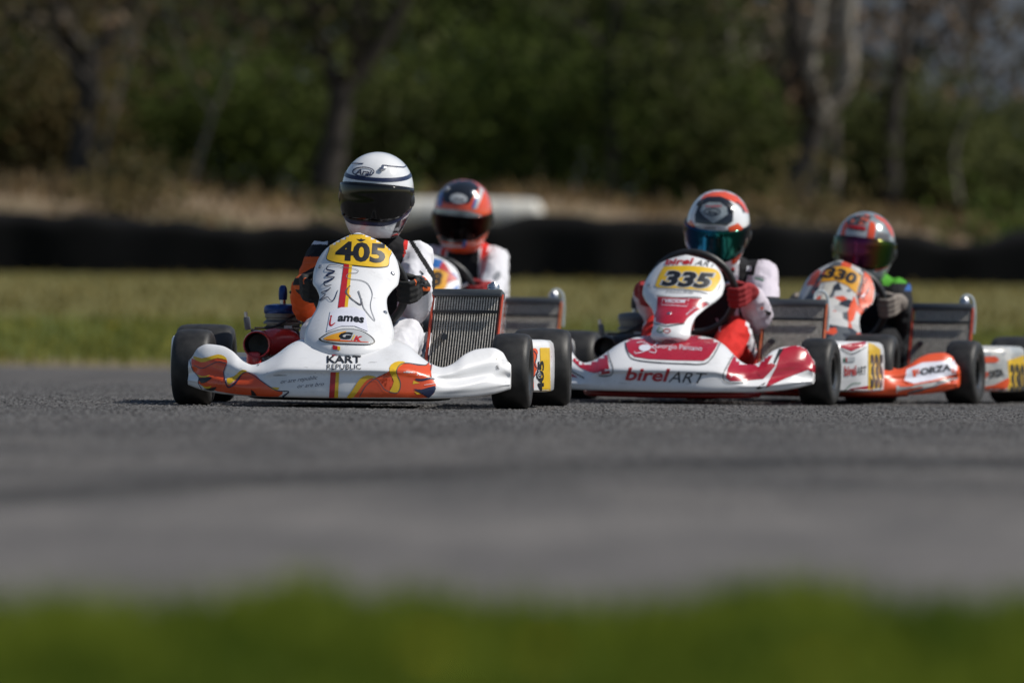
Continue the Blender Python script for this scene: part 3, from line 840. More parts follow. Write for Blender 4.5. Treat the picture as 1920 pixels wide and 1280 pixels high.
for i, (x, y, w, h) in enumerate([(-5.6, 84, .9, .4), (-1.9, 83, .8, .35), (4.1, 82, 1.2, .6), (7.2, 83, 1.0, .45)]):
    shrub(x, y, w, h, 140 + i, LEAF_C if i % 2 else LEAF_B, 500, 'low bush on the earth bank behind the barrier, ' + (ORD[i] if i < 3 else 'rightmost'))
# wooded ridge added far off to hide bright sky; its blue-grey paints in haze
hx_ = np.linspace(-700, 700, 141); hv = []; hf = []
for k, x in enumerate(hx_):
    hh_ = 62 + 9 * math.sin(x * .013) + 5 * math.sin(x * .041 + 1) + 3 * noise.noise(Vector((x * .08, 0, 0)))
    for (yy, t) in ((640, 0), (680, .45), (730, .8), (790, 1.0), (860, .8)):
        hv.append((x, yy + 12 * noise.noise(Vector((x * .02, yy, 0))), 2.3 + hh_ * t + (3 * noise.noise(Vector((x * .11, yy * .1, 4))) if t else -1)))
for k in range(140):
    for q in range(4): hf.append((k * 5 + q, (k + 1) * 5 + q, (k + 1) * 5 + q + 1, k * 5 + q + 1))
tag(obj('added_hills', hv, hf, mat('haze_tinted_hillside', (.085, .10, .12), .95, var=.3, scale=.05, spec=.1)), kind='structure')
# far wood: one mass
r = np.random.default_rng(5)
pts = []
for k in range(2600):
    x = r.uniform(-30, 30); top = 11 if x < 2.5 else np.interp(x, [2.5, 6, 9, 30], [9.5, 5.8, 3.7, 3.9])
    pts.append((x, r.uniform(112, 122), 2.4 + (top - 2.4) * r.random() ** 0.85))
quad = leaf_cloud(pts, 60000, 0.7, 0.28, 8)
tag(quad_obj('far_wood', quad, LEAF_A), 'dark mass of far woodland filling the background', 'woodland', kind='stuff')
# ------------------------------------------------------------------ flat print laid on surfaces
_TXT = {}
def text2d(s, bold=0.0, shear=0.0):
    """outline of a line of lettering, scaled to the unit square (x right, y up)"""
    key = (s, bold, shear)
    if key in _TXT: return _TXT[key]
    cu = bpy.data.curves.new('lettering', 'FONT')
    cu.body = s; cu.size = 1.0; cu.offset = bold; cu.shear = shear
    cu.fill_mode = 'BOTH'; cu.resolution_u = 3
    o = bpy.data.objects.new('lettering', cu); COL.objects.link(o)
    dg = bpy.context.evaluated_depsgraph_get()
    me = o.evaluated_get(dg).to_mesh()
    V = np.array([v.co[:2] for v in me.vertices]); F = [tuple(p.vertices) for p in me.polygons]
    o.evaluated_get(dg).to_mesh_clear()
    bpy.data.objects.remove(o); bpy.data.curves.remove(cu)
    lo, hi = V.min(0), V.max(0)
    V = (V - lo) / (hi - lo)
    _TXT[key] = (V, F)
    return _TXT[key]

def text_px(s, x0, y0, w, h, ang=0.0, bold=0.0, shear=0.0, arc=0.0, persp=0.0):
    """(x0,y0) lower left in photo pixels, y down; ang in degrees clockwise"""
    V, F = text2d(s, bold, shear)
    u = V[:, 0]; v = V[:, 1]
    lx = u * w; ly = -v * h * (1 + persp * (u - .5)) - arc * (1 - (2 * u - 1) ** 2)
    c, s_ = math.cos(R(ang)), math.sin(R(ang))
    return np.stack([x0 + lx * c - ly * s_, y0 + lx * s_ + ly * c], 1), F

def poly_px(pts, smooth=0):
    P = np.array(pts, float)
    if smooth:
        P = spline(np.vstack([P, P[:1]]), smooth * len(P) + 1)[:-1]
    return P, [tuple(range(len(P)))]

def line_px(pts, w, smooth=4):
    """a drawn line of width w (number or list)"""
    P = np.array(pts, float)
    if smooth: P = spline(P, smooth * (len(P) - 1) + 1)
    t = np.gradient(P, axis=0); t /= np.linalg.norm(t, axis=1)[:, None] + 1e-9
    n = np.stack([-t[:, 1], t[:, 0]], 1)
    ww = np.interp(np.linspace(0, 1, len(P)), np.linspace(0, 1, len(w)), w) if hasattr(w, '__len__') else np.full(len(P), w)
    V = np.vstack([P + n * ww[:, None] / 2, P - n * ww[:, None] / 2]); k = len(P)
    return V, [(i, i + 1, k + i + 1, k + i) for i in range(k - 1)]

def ell_px(cx, cy, rx, ry, n=28, ang=0):
    a = np.linspace(0, 2 * np.pi, n, endpoint=False); c, s = math.cos(R(ang)), math.sin(R(ang))
    x, y = rx * np.cos(a), ry * np.sin(a)
    return np.stack([cx + x * c - y * s, cy + x * s + y * c], 1), [tuple(range(n))]

def merge2d(*ps):
    V = []; F = []; b = 0
    for v, f in ps:
        V.append(v); F += [tuple(i + b for i in q) for q in f]; b += len(v)
    return np.vstack(V), F

def refine(V, F, step):
    bm = bmesh.new()
    vs_ = [bm.verts.new((p[0], p[1], 0)) for p in V]
    for f in F:
        try: bm.faces.new([vs_[i] for i in f])
        except ValueError: pass
    bmesh.ops.triangulate(bm, faces=[f for f in bm.faces if len(f.verts) > 4])
    lo = V.min(0); hi = V.max(0)
    for ax in (0, 1):
        k = math.floor(lo[ax] / step) + 1
        while k * step < hi[ax]:
            co = (k * step, 0, 0) if ax == 0 else (0, k * step, 0)
            no = (1, 0, 0) if ax == 0 else (0, 1, 0)
            bmesh.ops.bisect_plane(bm, geom=bm.verts[:] + bm.edges[:] + bm.faces[:], plane_co=co, plane_no=no, dist=1e-4)
            k += 1
    bm.verts.index_update()
    V2 = [(v.co.x, v.co.y) for v in bm.verts]; F2 = [[v.index for v in f.verts] for f in bm.faces]
    bm.free()
    return V2, F2

class Surf:
    """a surface (kart-local verts) on which print can be laid"""
    def __init__(s, o, inv, shift=(0, 0, 0)):
        me = o.data
        s.o = o
        V = [v.co.copy() for v in me.vertices]
        s.bvh = BVHTree.FromPolygons(V, [tuple(p.vertices) for p in me.polygons])
        s.inv = inv        # world -> object local
        s.org = inv @ Vector((0, 0, CAM_H)); s.rot = inv.to_3x3()
    def hit(s, px, py):
        d = (s.rot @ cam_ray(px, py)).normalized()
        h = s.bvh.ray_cast(s.org, d)
        if h[0] is None: return None
        n = h[1]
        if n.dot(d) > 0: n = -n
        return h[0], n
    def lay(s, name, shape, m, layer=1, step=6, maxe=0.16):
        V, F = refine(shape[0], shape[1], step)
        H = [s.hit(*p) for p in V]
        vid = {}; vv = []; ff = []
        off = 0.0009 + 0.0007 * layer
        for f in F:
            if any(H[i] is None for i in f): continue
            P = [H[i][0] for i in f]
            if any((P[k] - P[k - 1]).length > maxe for k in range(len(P))): continue
            q = []
            for i in f:
                if i not in vid:
                    vid[i] = len(vv); vv.append(H[i][0] + H[i][1] * off)
                q.append(vid[i])
            ff.append(q[::-1])
        if not ff: return None
        o = obj(name, vv, ff, m, s.o)
        return o

# ------------------------------------------------------------------ kart bodywork
def nose_mesh(w=0.54, hump=0.245, dip=0.138, horn=0.205, humpw=0.30, yc=-0.43, low=0.0):
    n = 121
    xs_ = np.sin(np.linspace(-1, 1, n) * math.pi / 2 * 0.92) / math.sin(math.pi / 2 * .92) * w
    ax = np.abs(xs_)
    s = w / 0.555
    ztop = smooth_interp([0, .08, .15, .20, .25, .29, .325, .355, .40, .44, .49, .525, .545, .555],
                         [hump, hump - .003, hump - .013, hump - .034, hump - .073, dip + .010, dip, dip + .010, horn - .022, horn - .005, horn, horn - .014, horn - .045, horn - .055], ax / s)
    yf = smooth_interp([0, .12, .25, .35, .45, .52, .555], [yc, yc + .004, yc + .035, yc + .085, yc + .145, yc + .195, yc + .235], ax / s)
    zb = smooth_interp([0, .3, .42, .5, .555], [.030, .032, .038, .050, .066], ax / s)
    zb = zb + low
    ytop = smooth_interp([0, .12, .2, .27, .325, .38, .44, .52, .555], [-.10, -.12, -.18, -.25, -.28, -.24, -.19, -.165, -.165], ax / s)
    z1 = smooth_interp([0, .2, .28, .33, .42, .5, .555], [.128, .125, .105, .095, .10, .11, .10], ax / s)
    V = []; K = 0
    for i in range(n):
        a, b, c, d, e = yf[i], zb[i], ztop[i], ytop[i], z1[i]
        u_ = min(1, max(0, (ax[i] / s - .24) / .10)); rc = 1 - u_ * u_ * (3 - 2 * u_)      # recessed lower face under the hump
        prof = [(a + .07, b + .012), (a + .03, b + .002), (a + .008, b + .004), (a + .002 * rc, b + .018), (a - .004 + .008 * rc, b + .5 * (e - b)), (a + .004 + .004 * rc, e - .014),
                (a + .022 - .014 * rc, e + .004), (a + .30 * (d - a), e + .42 * (c - e)), (a + .58 * (d - a), e + .76 * (c - e)), (a + .82 * (d - a), e + .95 * (c - e)), (d, c), (d + .022, c - .006), (d + .036, c - .03)]
        prof = spline(prof, 40)
        # pressed ridge running up to the tips
        if ax[i] > .30 * s:
            t = (ax[i] / s - .30) / .25
            zr = .05 + .085 * t ** 1.3
            amp = .0045 * min(1, t * 2)
            prof[:30, 0] -= amp * np.exp(-((prof[:30, 1] - zr) / .012) ** 2)
            prof[:30, 0] += amp * .7 * np.exp(-((prof[:30, 1] - zr - .03) / .014) ** 2)
        back = [(d + .034, c - .05), (d + .02, b + .05), (a + .09, b + .02)]
        prof = np.vstack([prof, back])
        K = len(prof)
        V += [(xs_[i], p[0], p[1]) for p in prof]
    F = []
    for i in range(n - 1):
        for k in range(K):
            k2 = (k + 1) % K
            F.append((i * K + k, i * K + k2, (i + 1) * K + k2, (i + 1) * K + k))
    F.append(tuple(range(K - 1, -1, -1))); F.append(tuple((n - 1) * K + k for k in range(K)))
    return V, F

F405 = [(.170, -.345, .03), (.176, -.346, .085), (.193, -.338, .125), (.22, -.315, .146), (.255, -.275, .150), (.30, -.215, .138), (.34, -.155, .120), (.375, -.10, .114),
        (.405, -.05, .128), (.428, -.012, .145), (.46, .03, .147), (.50, .07, .138), (.54, .105, .115), (.565, .13, .085), (.582, .148, .052), (.59, .158, .02)]
F335 = [(.243, -.26, .03), (.25, -.265, .06), (.27, -.255, .076), (.30, -.22, .074), (.335, -.17, .079), (.37, -.10, .102), (.40, -.065, .135), (.43, -.03, .155),
        (.46, .005, .157), (.50, .05, .143), (.53, .083, .122), (.55, .105, .10), (.562, .12, .065), (.567, .13, .02)]

def fairing_mesh(rows, curve=.075, thick=.004):
    rows = np.array(rows)
    t = np.linspace(0, 1, len(rows)); tq = np.linspace(0, 1, 60)
    z = smooth_interp(t, rows[:, 0], tq); y = smooth_interp(t, rows[:, 1], tq); hw = smooth_interp(t, rows[:, 2], tq)
    m = 33
    V = []
    for j in range(60):
        for i in range(m):
            u = -1 + 2 * i / (m - 1)
            k = curve * (hw[j] / .15)
            V.append((u * hw[j], y[j] + k * abs(u) ** 2.2, z[j] - 0.012 * abs(u) ** 3))
    F = [(j * m + i, j * m + i + 1, (j + 1) * m + i + 1, (j + 1) * m + i) for j in range(59) for i in range(m - 1)]
    return V, F

def pod_mesh(side=1, zlo=.055, zhi=.235, out=.655, inn=.0):
    """side pod: plan outline swept through a bulged upright section"""
    plan = [(.40, .20), (.47, .185), (.545, .20), (.595, .235), (out - .02, .29), (out, .36), (out + .003, .6), (out - .01, .80), (.58, .86), (.46, .87), (.41, .8), (.40, .5)]
    plan = [(max(q[0], inn + (.02 if q[1] < .21 else 0)), q[1]) for q in plan]
    P = spline(plan + plan[:1], 73)[:-1]
    c = P.mean(0)
    sec = [(0.80, 0), (.93, .012), (.985, .04), (1.0, .3), (1.0, .62), (.985, .82), (.95, .93), (.86, .985), (.6, 1.0), (.05, 1.0)]
    V = []; n = len(P)
    for (k, t) in [(.05, 0)] + sec:
        for p in P:
            q = c + (p - c) * k
            V.append((side * q[0], q[1], zlo + t * (zhi - zlo) - .0 * q[1]))
    F = []
    m = len(sec) + 1
    for j in range(m - 1):
        for i in range(n):
            i2 = (i + 1) % n
            f = (j * n + i, j * n + i2, (j + 1) * n + i2, (j + 1) * n + i)
            F.append(f if side > 0 else f[::-1])
    return V, F

def tyre_mesh(rad, wid, n=48):
    hw = wid / 2
    prof = [(rad * .50, -hw * .86), (rad * .60, -hw * .97), (rad * .76, -hw * 1.0), (rad * .88, -hw * .97), (rad * .955, -hw * .86), (rad * .988, -hw * .66), (rad, -hw * .3),
            (rad, hw * .3), (rad * .988, hw * .66), (rad * .955, hw * .86), (rad * .88, hw * .97), (rad * .76, hw * 1.0), (rad * .60, hw * .97), (rad * .50, hw * .86), (rad * .47, hw * .5), (rad * .47, -hw * .5)]
    return prof

WHEEL_CACHE = {}
def wheel(parent, x, y, rad, wid, steer=0.0, rim=RIMM):
    w = empty('wheel', (x, y, rad - .003), steer, parent)
    M = Matrix.Rotation(math.pi / 2, 4, 'Y')
    key = (rad, wid)
    if key not in WHEEL_CACHE:
        t = MB().lathe(tyre_mesh(rad, wid), M, 56, closed=True).build('tyre', RUBBER, w, auto=60)
        hw = wid / 2
        mb = MB()
        mb.lathe([(rad * .50, -hw * .9), (rad * .52, -hw * .86), (rad * .44, -hw * .8), (rad * .42, 0), (rad * .44, hw * .8), (rad * .52, hw * .86), (rad * .50, hw * .9), (rad * .40, hw * .78), (rad * .38, hw * .2),
                  (rad * .16, hw * .15), (rad * .14, hw * .5), (.001, hw * .5), (.001, -hw * .5), (rad * .14, -hw * .5), (rad * .16, -hw * .05), (rad * .38, -hw * .1), (rad * .40, -hw * .78)], M, 40, closed=True)
        k = mb.build('rim', rim, w)
        WHEEL_CACHE[key] = (t.data, k.data)
    else:
        for nm, me in zip(('tyre', 'rim'), WHEEL_CACHE[key]):
            o = bpy.data.objects.new(nm, me); COL.objects.link(o); o.parent = w
    return w

def radiator(kart, rod=COPPER, hose=False, cap_side=1, x=.36, y=.60, ztop=.395, cap=True, turn=-3):
    Mr = Matrix.Rotation(R(turn), 3, 'Z') @ Matrix.Rotation(R(-19), 3, 'X')
    W_, H_ = .245, .33
    c = Vector((x, y, ztop)) - Mr @ Vector((0, 0, H_ / 2))
    P = lambda a, b, d: c + Mr @ Vector((a, b, d))
    root = empty('radiator', (0, 0, 0), 0, kart)
    MB().box(c, (W_ - .012, .026, H_ - .04), Mr).build('core', RADCORE, root, smooth=False)
    mb = MB()
    nb = 24
    for i in range(nb):
        a = (-.5 + (i + .5) / nb) * (W_ - .014)
        mb.box(P(a, -.0155, 0), (.0034, .0034, H_ - .045), Mr @ Matrix.Rotation(R(45), 3, 'Z'))
    for d in np.linspace(-.5, .5, 46)[1:-1]:
        mb.box(P(0, -.0135, d * (H_ - .05)), (W_ - .016, .002, .0009), Mr)
    tag(mb.build('tube_bank', RADTUBE, root, smooth=False), kind='stuff')
    MB().box(P(0, -.004, H_ / 2 - .008), (W_ + .006, .048, .026), Mr, bev=.006).build('top_tank', TANK, root)
    MB().box(P(0, -.004, -H_ / 2 + .008), (W_ + .006, .048, .026), Mr, bev=.006).build('bottom_tank', TANK, root)
    for s in (-1, 1):
        MB().tube([P(s * (W_ / 2 + .002), -.014, -H_ / 2 + .01), P(s * (W_ / 2 + .002), -.014, H_ / 2 - .012)], .0055, 8).build('side_rod', rod, root)
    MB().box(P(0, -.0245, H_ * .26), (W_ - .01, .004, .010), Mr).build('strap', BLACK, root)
    if cap:
        Mc = Matrix.Translation(P(.085 * cap_side, 0, H_ / 2 + .003)) @ Mr.to_4x4()
        MB().lathe([(.001, .034), (.010, .034), (.012, .026), (.020, .025), (.0215, .021), (.0215, .009), (.019, .008), (.019, 0), (.001, 0)], Mc, 20).build('filler_cap', STEEL, root)
    if hose:
        a = P(.07 * cap_side, 0, H_ / 2 + .01)
        MB().tube(spline([a, a + Vector((.004, .01, .025)), a + Vector((.024, .02, .036)), a + Vector((.046, .03, .018)), a + Vector((.054, .03, -.04)), a + Vector((.05, .03, -.12))], 24), .0055, 8).build('hose', CLEARH, root)
    # lower pipe
    MB().tube(spline([P(-.10, .02, -H_ / 2 + .02), P(-.17, .06, -H_ / 2 + .03), P(-.3, .15, -H_ / 2 + .05)], 12), .012, 10).build('pipe', BLUEP if rod is COPPER else BLACK, root)

def engine(kart, head=BLUEM, box=AIRRED, plug=BLUEM, dx=0.0):
    e = empty('engine', (dx, 0, 0), 0, kart)
    M0 = Matrix.Translation((-.30, .72, .14))
    prof = [(.001, 0), (.062, 0), (.066, .02)]
    for k in range(7):
        z = .03 + k * .017
        prof += [(.056, z), (.056, z + .005), (.068, z + .006), (.068, z + .011)]
    prof += [(.058, .152), (.058, .158), (.062, .16), (.062, .175), (.001, .178)]
    MB().lathe(prof, M0, 28).build('cylinder', ALU, e, auto=30)
    MB().lathe([(.001, .174), (.064, .174), (.066, .178), (.066, .195), (.060, .203), (.03, .208), (.001, .208)], M0, 28).build('cylinder_head', head, e)
    MB().tube([(-.30, .72, .345), (-.30, .72, .375)], .011, 10).build('spark_plug', STEEL, e)
    mb = MB()
    mb.lathe([(.001, .052), (.009, .05), (.0145, .04), (.0155, .02), (.0145, 0), (.001, 0)], Matrix.Translation((-.30, .72, .362)), 14)
    mb.build('plug_cap', plug, e)
    MB().tube(spline([(-.275, .72, .39), (-.25, .74, .37), (-.245, .75, .30), (-.25, .74, .24)], 14), .005, 8).build('plug_lead', BLACK, e)
    MB().box((-.305, .73, .10), (.17, .2, .11), bev=.025).build('crankcase', ALU, e)
    MB().box((-.275, .648, .262), (.028, .012, .02)).build('plate', LGREY, e)
    # cables
    mb = MB()
    mb.tube(spline([(-.39, .62, .262), (-.33, .63, .265), (-.28, .645, .29), (-.245, .69, .31)], 14), .0045, 6)
    mb.tube(spline([(-.40, .60, .255), (-.34, .60, .245), (-.29, .61, .225), (-.26, .63, .22)], 14), .006, 6)
    mb.tube(spline([(-.22, .70, .28), (-.19, .66, .272), (-.14, .58, .262)], 10), .005, 6)
    mb.build('cable', BLACK, e)
    # induction silencer: horizontal barrel with two mouths
    ax = Matrix.Translation((-.365, .47, .205)) @ Matrix.Rotation(R(90), 4, 'X') @ Matrix.Rotation(R(0), 4, 'Y')
    prof = [(.041, .045), (.0455, .048), (.0475, .04), (.049, .0), (.049, -.13), (.04, -.15), (.001, -.152)]
    MB().lathe(prof, ax, 28).build('intake_barrel', box, e)
    MB().lathe([(.0415, .0465), (.039, .03), (.037, -.05), (.001, -.052)], ax, 28).build('intake_mouth', BLACK, e)
    mb = MB()
    mb.tube(spline([(-.34, .53, .21), (-.30, .55, .218), (-.265, .60, .215), (-.25, .66, .19)], 12), [.046] * 4 + [.043] * 4 + [.036] * 4, 18)
    mb.build('intake_box', box, e)
    MB().lathe([(.044, -.008), (.049, -.008), (.049, .008), (.044, .008)], Matrix.Translation((-.262, .605, .213)) @ Matrix.Rotation(R(50), 4, 'Z') @ Matrix.Rotation(R(90), 4, 'X'), 24, closed=True).build('clamp', BLACK, e)
    MB().box((-.375, .47, .145), (.05, .09, .07), bev=.012).build('intake_foot', box, e)
    # coil with spade
    MB().box((-.415, .62, .278), (.022, .012, .045), Matrix.Rotation(R(-8), 3, 'Y'), bev=.004).build('coil', GREYPL, e)
    MB().tube([(-.42, .62, .30), (-.422, .62, .318)], .006, 8).build('coil_top', STEEL, e)

def chassis(kart, frame=FRAME, tray=BLACK):
    mb = MB()
    z = .055
    for s in (-1, 1):
        mb.tube(spline([(s * .13, -.28, z), (s * .22, -.16, z), (s * .30, .0, z), (s * .33, .25, z), (s * .34, .6, z), (s * .33, .95, z), (s * .31, 1.15, z + .03)], 28), .015, 10)
        mb.tube([(s * .30, .0, z), (s * .47, .0, .115)], .014, 10)
        mb.tube(spline([(s * .34, .28, z), (s * .5, .3, .09), (s * .56, .4, .1), (s * .56, .7, .1), (s * .5, .82, .09), (s * .34, .84, z)], 24), .010, 8)
        mb.tube([(s * .33, 1.05, z), (s * .33, 1.05, .14)], .02, 8)
    mb.tube([(-.13, -.28, z), (.13, -.28, z)], .014, 10)
    mb.tube([(-.33, .3, z), (.33, .3, z)], .014, 10)
    mb.tube([(-.34, .75, z), (.34, .75, z)], .014, 10)
    mb.tube([(-.31, 1.15, z + .03), (.31, 1.15, z + .03)], .014, 10)
    mb.build('frame', frame, kart)
    MB().box((0, .08, .036), (.50, .66, .006)).build('floor_tray', tray, kart, smooth=False)
    MB().tube(spline([(-.33, -.16, .04), (-.26, -.30, .036), (0, -.335, .034), (.26, -.30, .036), (.33, -.16, .04)], 24), .012, 10).build('front_bumper', tray, kart)
    MB().tube([(-.60, 1.05, .14), (.60, 1.05, .14)], .02, 12).build('rear_axle', STEEL, kart)
    mb = MB()
    mb.tube(spline([(-.24, 1.20, .27), (-.20, 1.235, .29), (0, 1.245, .295), (.26, 1.235, .29), (.30, 1.20, .27)], 24), .040, 12)
    mb.tube(spline([(-.62, 1.20, .13), (-.45, 1.25, .13), (0, 1.26, .13), (.45, 1.25, .13), (.62, 1.20, .13)], 24), .045, 12)
    mb.build('rear_bumper', GREYPL, kart)
    MB().tube(spline([(.28, .5, .24), (.25, .8, .26), (.26, 1.1, .26)], 10), .012, 8).build('seat_stay', FRAME, kart)
    for s in (-1, 1):
        MB().tube([(s * .16, .62, .06), (s * .2, .9, .25)], .01, 8).build('strut', FRAME, kart)
    # steering column, tie rods, pedals
    MB().tube([(0, -.02, .07), (0, .33, .44)], .011, 10).build('steering_column', STEEL, kart)
    for s in (-1, 1):
        MB().tube([(s * .02, .0, .085), (s * .45, .03, .12)], .006, 8).build('tie_rod', STEEL, kart)
        MB().box((s * .12, -.20, .15), (.05, .012, .16), Matrix.Rotation(R(-20), 3, 'X'), bev=.004).build('pedal', STEEL, kart)
    # seat shell
    V = []; n = 21; m = 14
    for j in range(m):
        t = j / (m - 1)
        for i in range(n):
            a = -math.pi * .62 + 2 * math.pi * .62 * i / (n - 1)
            rx = .165 + .03 * (1 - t); ry = .15 + .05 * t
            yy = .87 + .12 * t + ry * math.cos(a)
            V.append((rx * math.sin(a) * 1.05, yy, .06 + .34 * t * (0.55 + .45 * math.cos(a) if abs(a) < 1.5 else .45)))
    F = [(j * n + i, j * n + i + 1, (j + 1) * n + i + 1, (j + 1) * n + i) for j in range(m - 1) for i in range(n - 1)]
    o = obj('seat', V, F, SEATM, kart)
    md = o.modifiers.new('thickness', 'SOLIDIFY'); md.thickness = .006

WC = Vector((0, .30, .42)); WN = Vector((0, .93, .36)).normalized(); WU = Vector((0, -.36, .93)).normalized()
def steering(kart, dz=0.0, rim=BLACK, tilt=0.0, rr=.165, turn=0.0):
    c = WC + Vector((0, 0, dz))
    Mw = Matrix((Vector((1, 0, 0)), WU, WN)).transposed()
    M = Matrix.Translation(c) @ Mw.to_4x4() @ Matrix.Rotation(turn, 4, 'Z')
    s = empty('steering_wheel', (0, 0, 0), 0, kart)
    prof = [(rr + .0145 * math.cos(a), .0145 * math.sin(a)) for a in np.linspace(0, 2 * math.pi, 14, endpoint=False)]
    MB().lathe(prof, M, 48, closed=True).build('rim', rim, s)
    mb = MB()
    for a in (R(20), R(160), R(270)):
        mb.tube([M @ Vector((.02 * math.cos(a), .02 * math.sin(a), -.02)), M @ Vector((rr * math.cos(a), rr * math.sin(a), 0))], .008, 8)
    mb.build('spokes', STEEL, s)
    MB().lathe([(.001, .015), (.035, .012), (.04, -.02), (.001, -.03)], M, 20).build('hub', BLACK, s)

def make_kart(name_label, pos, yaw, nose_kw, frows, fmat, nmat, podmat, frame=FRAME, rod=COPPER, hose=False, head=BLUEM, box=AIRRED, plug=BLUEM,
              steer=0.0, wdz=0.0, cap_side=1, rim=BLACK, rad_kw={}, zpod=(.055, .235), turn=0.0, pod_out=.655, wrr=.165):
    k = empty('racing_kart', (pos[0], pos[1], 0), -yaw)
    tag(k, name_label, 'racing kart', 'karts racing towards the camera')
    Mw = Matrix.Translation((pos[0], pos[1], 0)) @ Matrix.Rotation(-yaw, 4, 'Z')
    inv = Mw.inverted()
    chassis(k, frame, FRAMER if frame is FRAMER else BLACK)
    steering(k, wdz, rim, turn=turn, rr=wrr)
    V, F = nose_mesh(**nose_kw)
    nose = obj('front_spoiler', V, F, nmat, k, auto=70)
    V, F = fairing_mesh(frows)
    fair = obj('front_fairing', V, F, fmat, k)
    md = fair.modifiers.new('thickness', 'SOLIDIFY'); md.thickness = .005; md.offset = -1
    V, F = pod_mesh(1, *zpod, pod_out, .45); pod = obj('sidepod', V, F, podmat, k, auto=50)
    V, F = pod_mesh(-1, *zpod, pod_out, .565); pod2 = obj('sidepod', V, F, podmat, k, auto=50)
    for s in (-1, 1):
        wheel(k, s * .538, 0, .129, .128, steer)
        wheel(k, s * .60, 1.05, .139, .205, 0)
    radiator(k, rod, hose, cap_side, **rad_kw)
    engine(k, head, box, plug)
    return dict(k=k, M=Mw, inv=inv, nose=Surf(nose, inv), fair=Surf(fair, inv), pod=Surf(pod, inv), pod2=Surf(pod2, inv))

def bolt(surf, px, py, m=STEEL, r=.008):
    h = surf.hit(px, py)
    if not h: return
    q = h[1].to_track_quat('Z', 'Y').to_matrix().to_4x4()
    MB().lathe([(.001, .006), (r * .6, .0055), (r, .002), (r, 0), (.001, 0)], Matrix.Translation(h[0]) @ q, 14).build('bolt', m, surf.o)

# ------------------------------------------------------------------ drivers
def helm_abf(z):
    z = np.asarray(z, float)
    zz = [-.150, -.135, -.11, -.08, -.04, 0.0]
    a = smooth_interp(zz, [.078, .088, .100, .111, .1215, .125], np.minimum(z, 0))
    f = smooth_interp(zz, [.105, .128, .142, .1475, .1475, .1455], np.minimum(z, 0))
    b = smooth_interp(zz, [.055, .075, .105, .132, .150, .155], np.minimum(z, 0))
    k = np.sqrt(np.clip(1 - (np.maximum(z, 0) / .145) ** 2.25, 0, 1))
    return a * k, f * k, b * k

def helm_pt(phi, z, off=0.0):
    """phi 0 = front, positive towards +x"""
    a, f, b = helm_abf(z)
    s, c = math.sin(phi), math.cos(phi)
    e = 2 / 2.25
    x = float(a) * math.copysign(abs(s) ** e, s)
    y = -float(f if c > 0 else b) * math.copysign(abs(c) ** e, c)
    p = Vector((x, y, z))
    if off:
        q = Vector((x / .125 ** 2, y / .15 ** 2, max(z, -.03) / .145 ** 2)).normalized()
        p = p + q * off
    return p

def helmet(person, M, shell, visor, inv, shift, trim=NAVY, label=None, vis=(-.085, .036), spoiler=True):
    zz = np.concatenate([np.linspace(-.150, 0, 26), .145 * np.sin(np.linspace(0.04, math.pi / 2 * .985, 30))])
    n = 72
    V = []
    for z in zz:
        for i in range(n):
            V.append(helm_pt(2 * math.pi * i / n, float(z)))
    V.append(Vector((0, 0, .145))); top = len(V) - 1
    V.append(Vector((0, -.02, -.135))); bot = len(V) - 1
    F = []
    m = len(zz)
    for j in range(m - 1):
        for i in range(n):
            i2 = (i + 1) % n
            F.append((j * n + i, j * n + i2, (j + 1) * n + i2, (j + 1) * n + i))
    for i in range(n):
        F.append(((m - 1) * n + i, (m - 1) * n + (i + 1) % n, top)); F.append((i, bot, (i + 1) % n))
    sh = [M @ v - shift for v in V]
    h = obj('helmet', sh, F, shell, person, auto=60)
    def patch(name, p0, p1, zlo, zhi, off, m_, ku=40, kv=10, thick=0.0, uv=False):
        V = []; F = []; UV = []
        for j in range(kv + 1):
            for i in range(ku + 1):
                ph = R(p0 + (p1 - p0) * i / ku)
                lo, hi = zlo(math.degrees(ph)), zhi(math.degrees(ph))
                V.append(M @ helm_pt(ph, lo + (hi - lo) * j / kv, off) - shift); UV.append((i / ku, j / kv))
        for j in range(kv):
            for i in range(ku):
                F.append((j * (ku + 1) + i, j * (ku + 1) + i + 1, (j + 1) * (ku + 1) + i + 1, (j + 1) * (ku + 1) + i))
        o = obj(name, V, F, m_, h)
        if uv:
            ul = o.data.uv_layers.new(name='UVMap')
            for l in o.data.loops: ul.data[l.index].uv = UV[l.vertex_index]
        if thick:
            md = o.modifiers.new('thickness', 'SOLIDIFY'); md.thickness = thick; md.offset = 1
        return o
    vlo, vhi = vis
    hi = lambda p: vhi + .004 - .016 * (abs(p) / 90) ** 2
    lo = lambda p: vlo + .052 * max(0, (abs(p) - 25) / 70) ** 1.6
    patch('eyeport_trim', -98, 98, lambda p: lo(p) - .007, lambda p: hi(p) + .004, .0015, BLACK)
    patch('visor', -92, 92, lo, hi, .004, visor, 60, 14, .003, uv=True)
    for s in (-1, 1):
        c = M @ helm_pt(R(88 * s), -.015, .004) - shift
        nrm = (M.to_3x3() @ Vector((s, -.05, .05))).normalized()
        q = nrm.to_track_quat('Z', 'Y').to_matrix().to_4x4()
        MB().lathe([(.001, .009), (.012, .008), (.022, .004), (.024, -.004)], Matrix.Translation(c) @ q, 20).build('visor_pivot', BLACK, h)
    MB().tube([M @ helm_pt(R(-52), vlo + .012, .006) - shift, M @ helm_pt(R(-46), vlo + .010, .008) - shift], .005, 8).build('visor_tab', BLACK, h)
    return h, patch, lo, hi

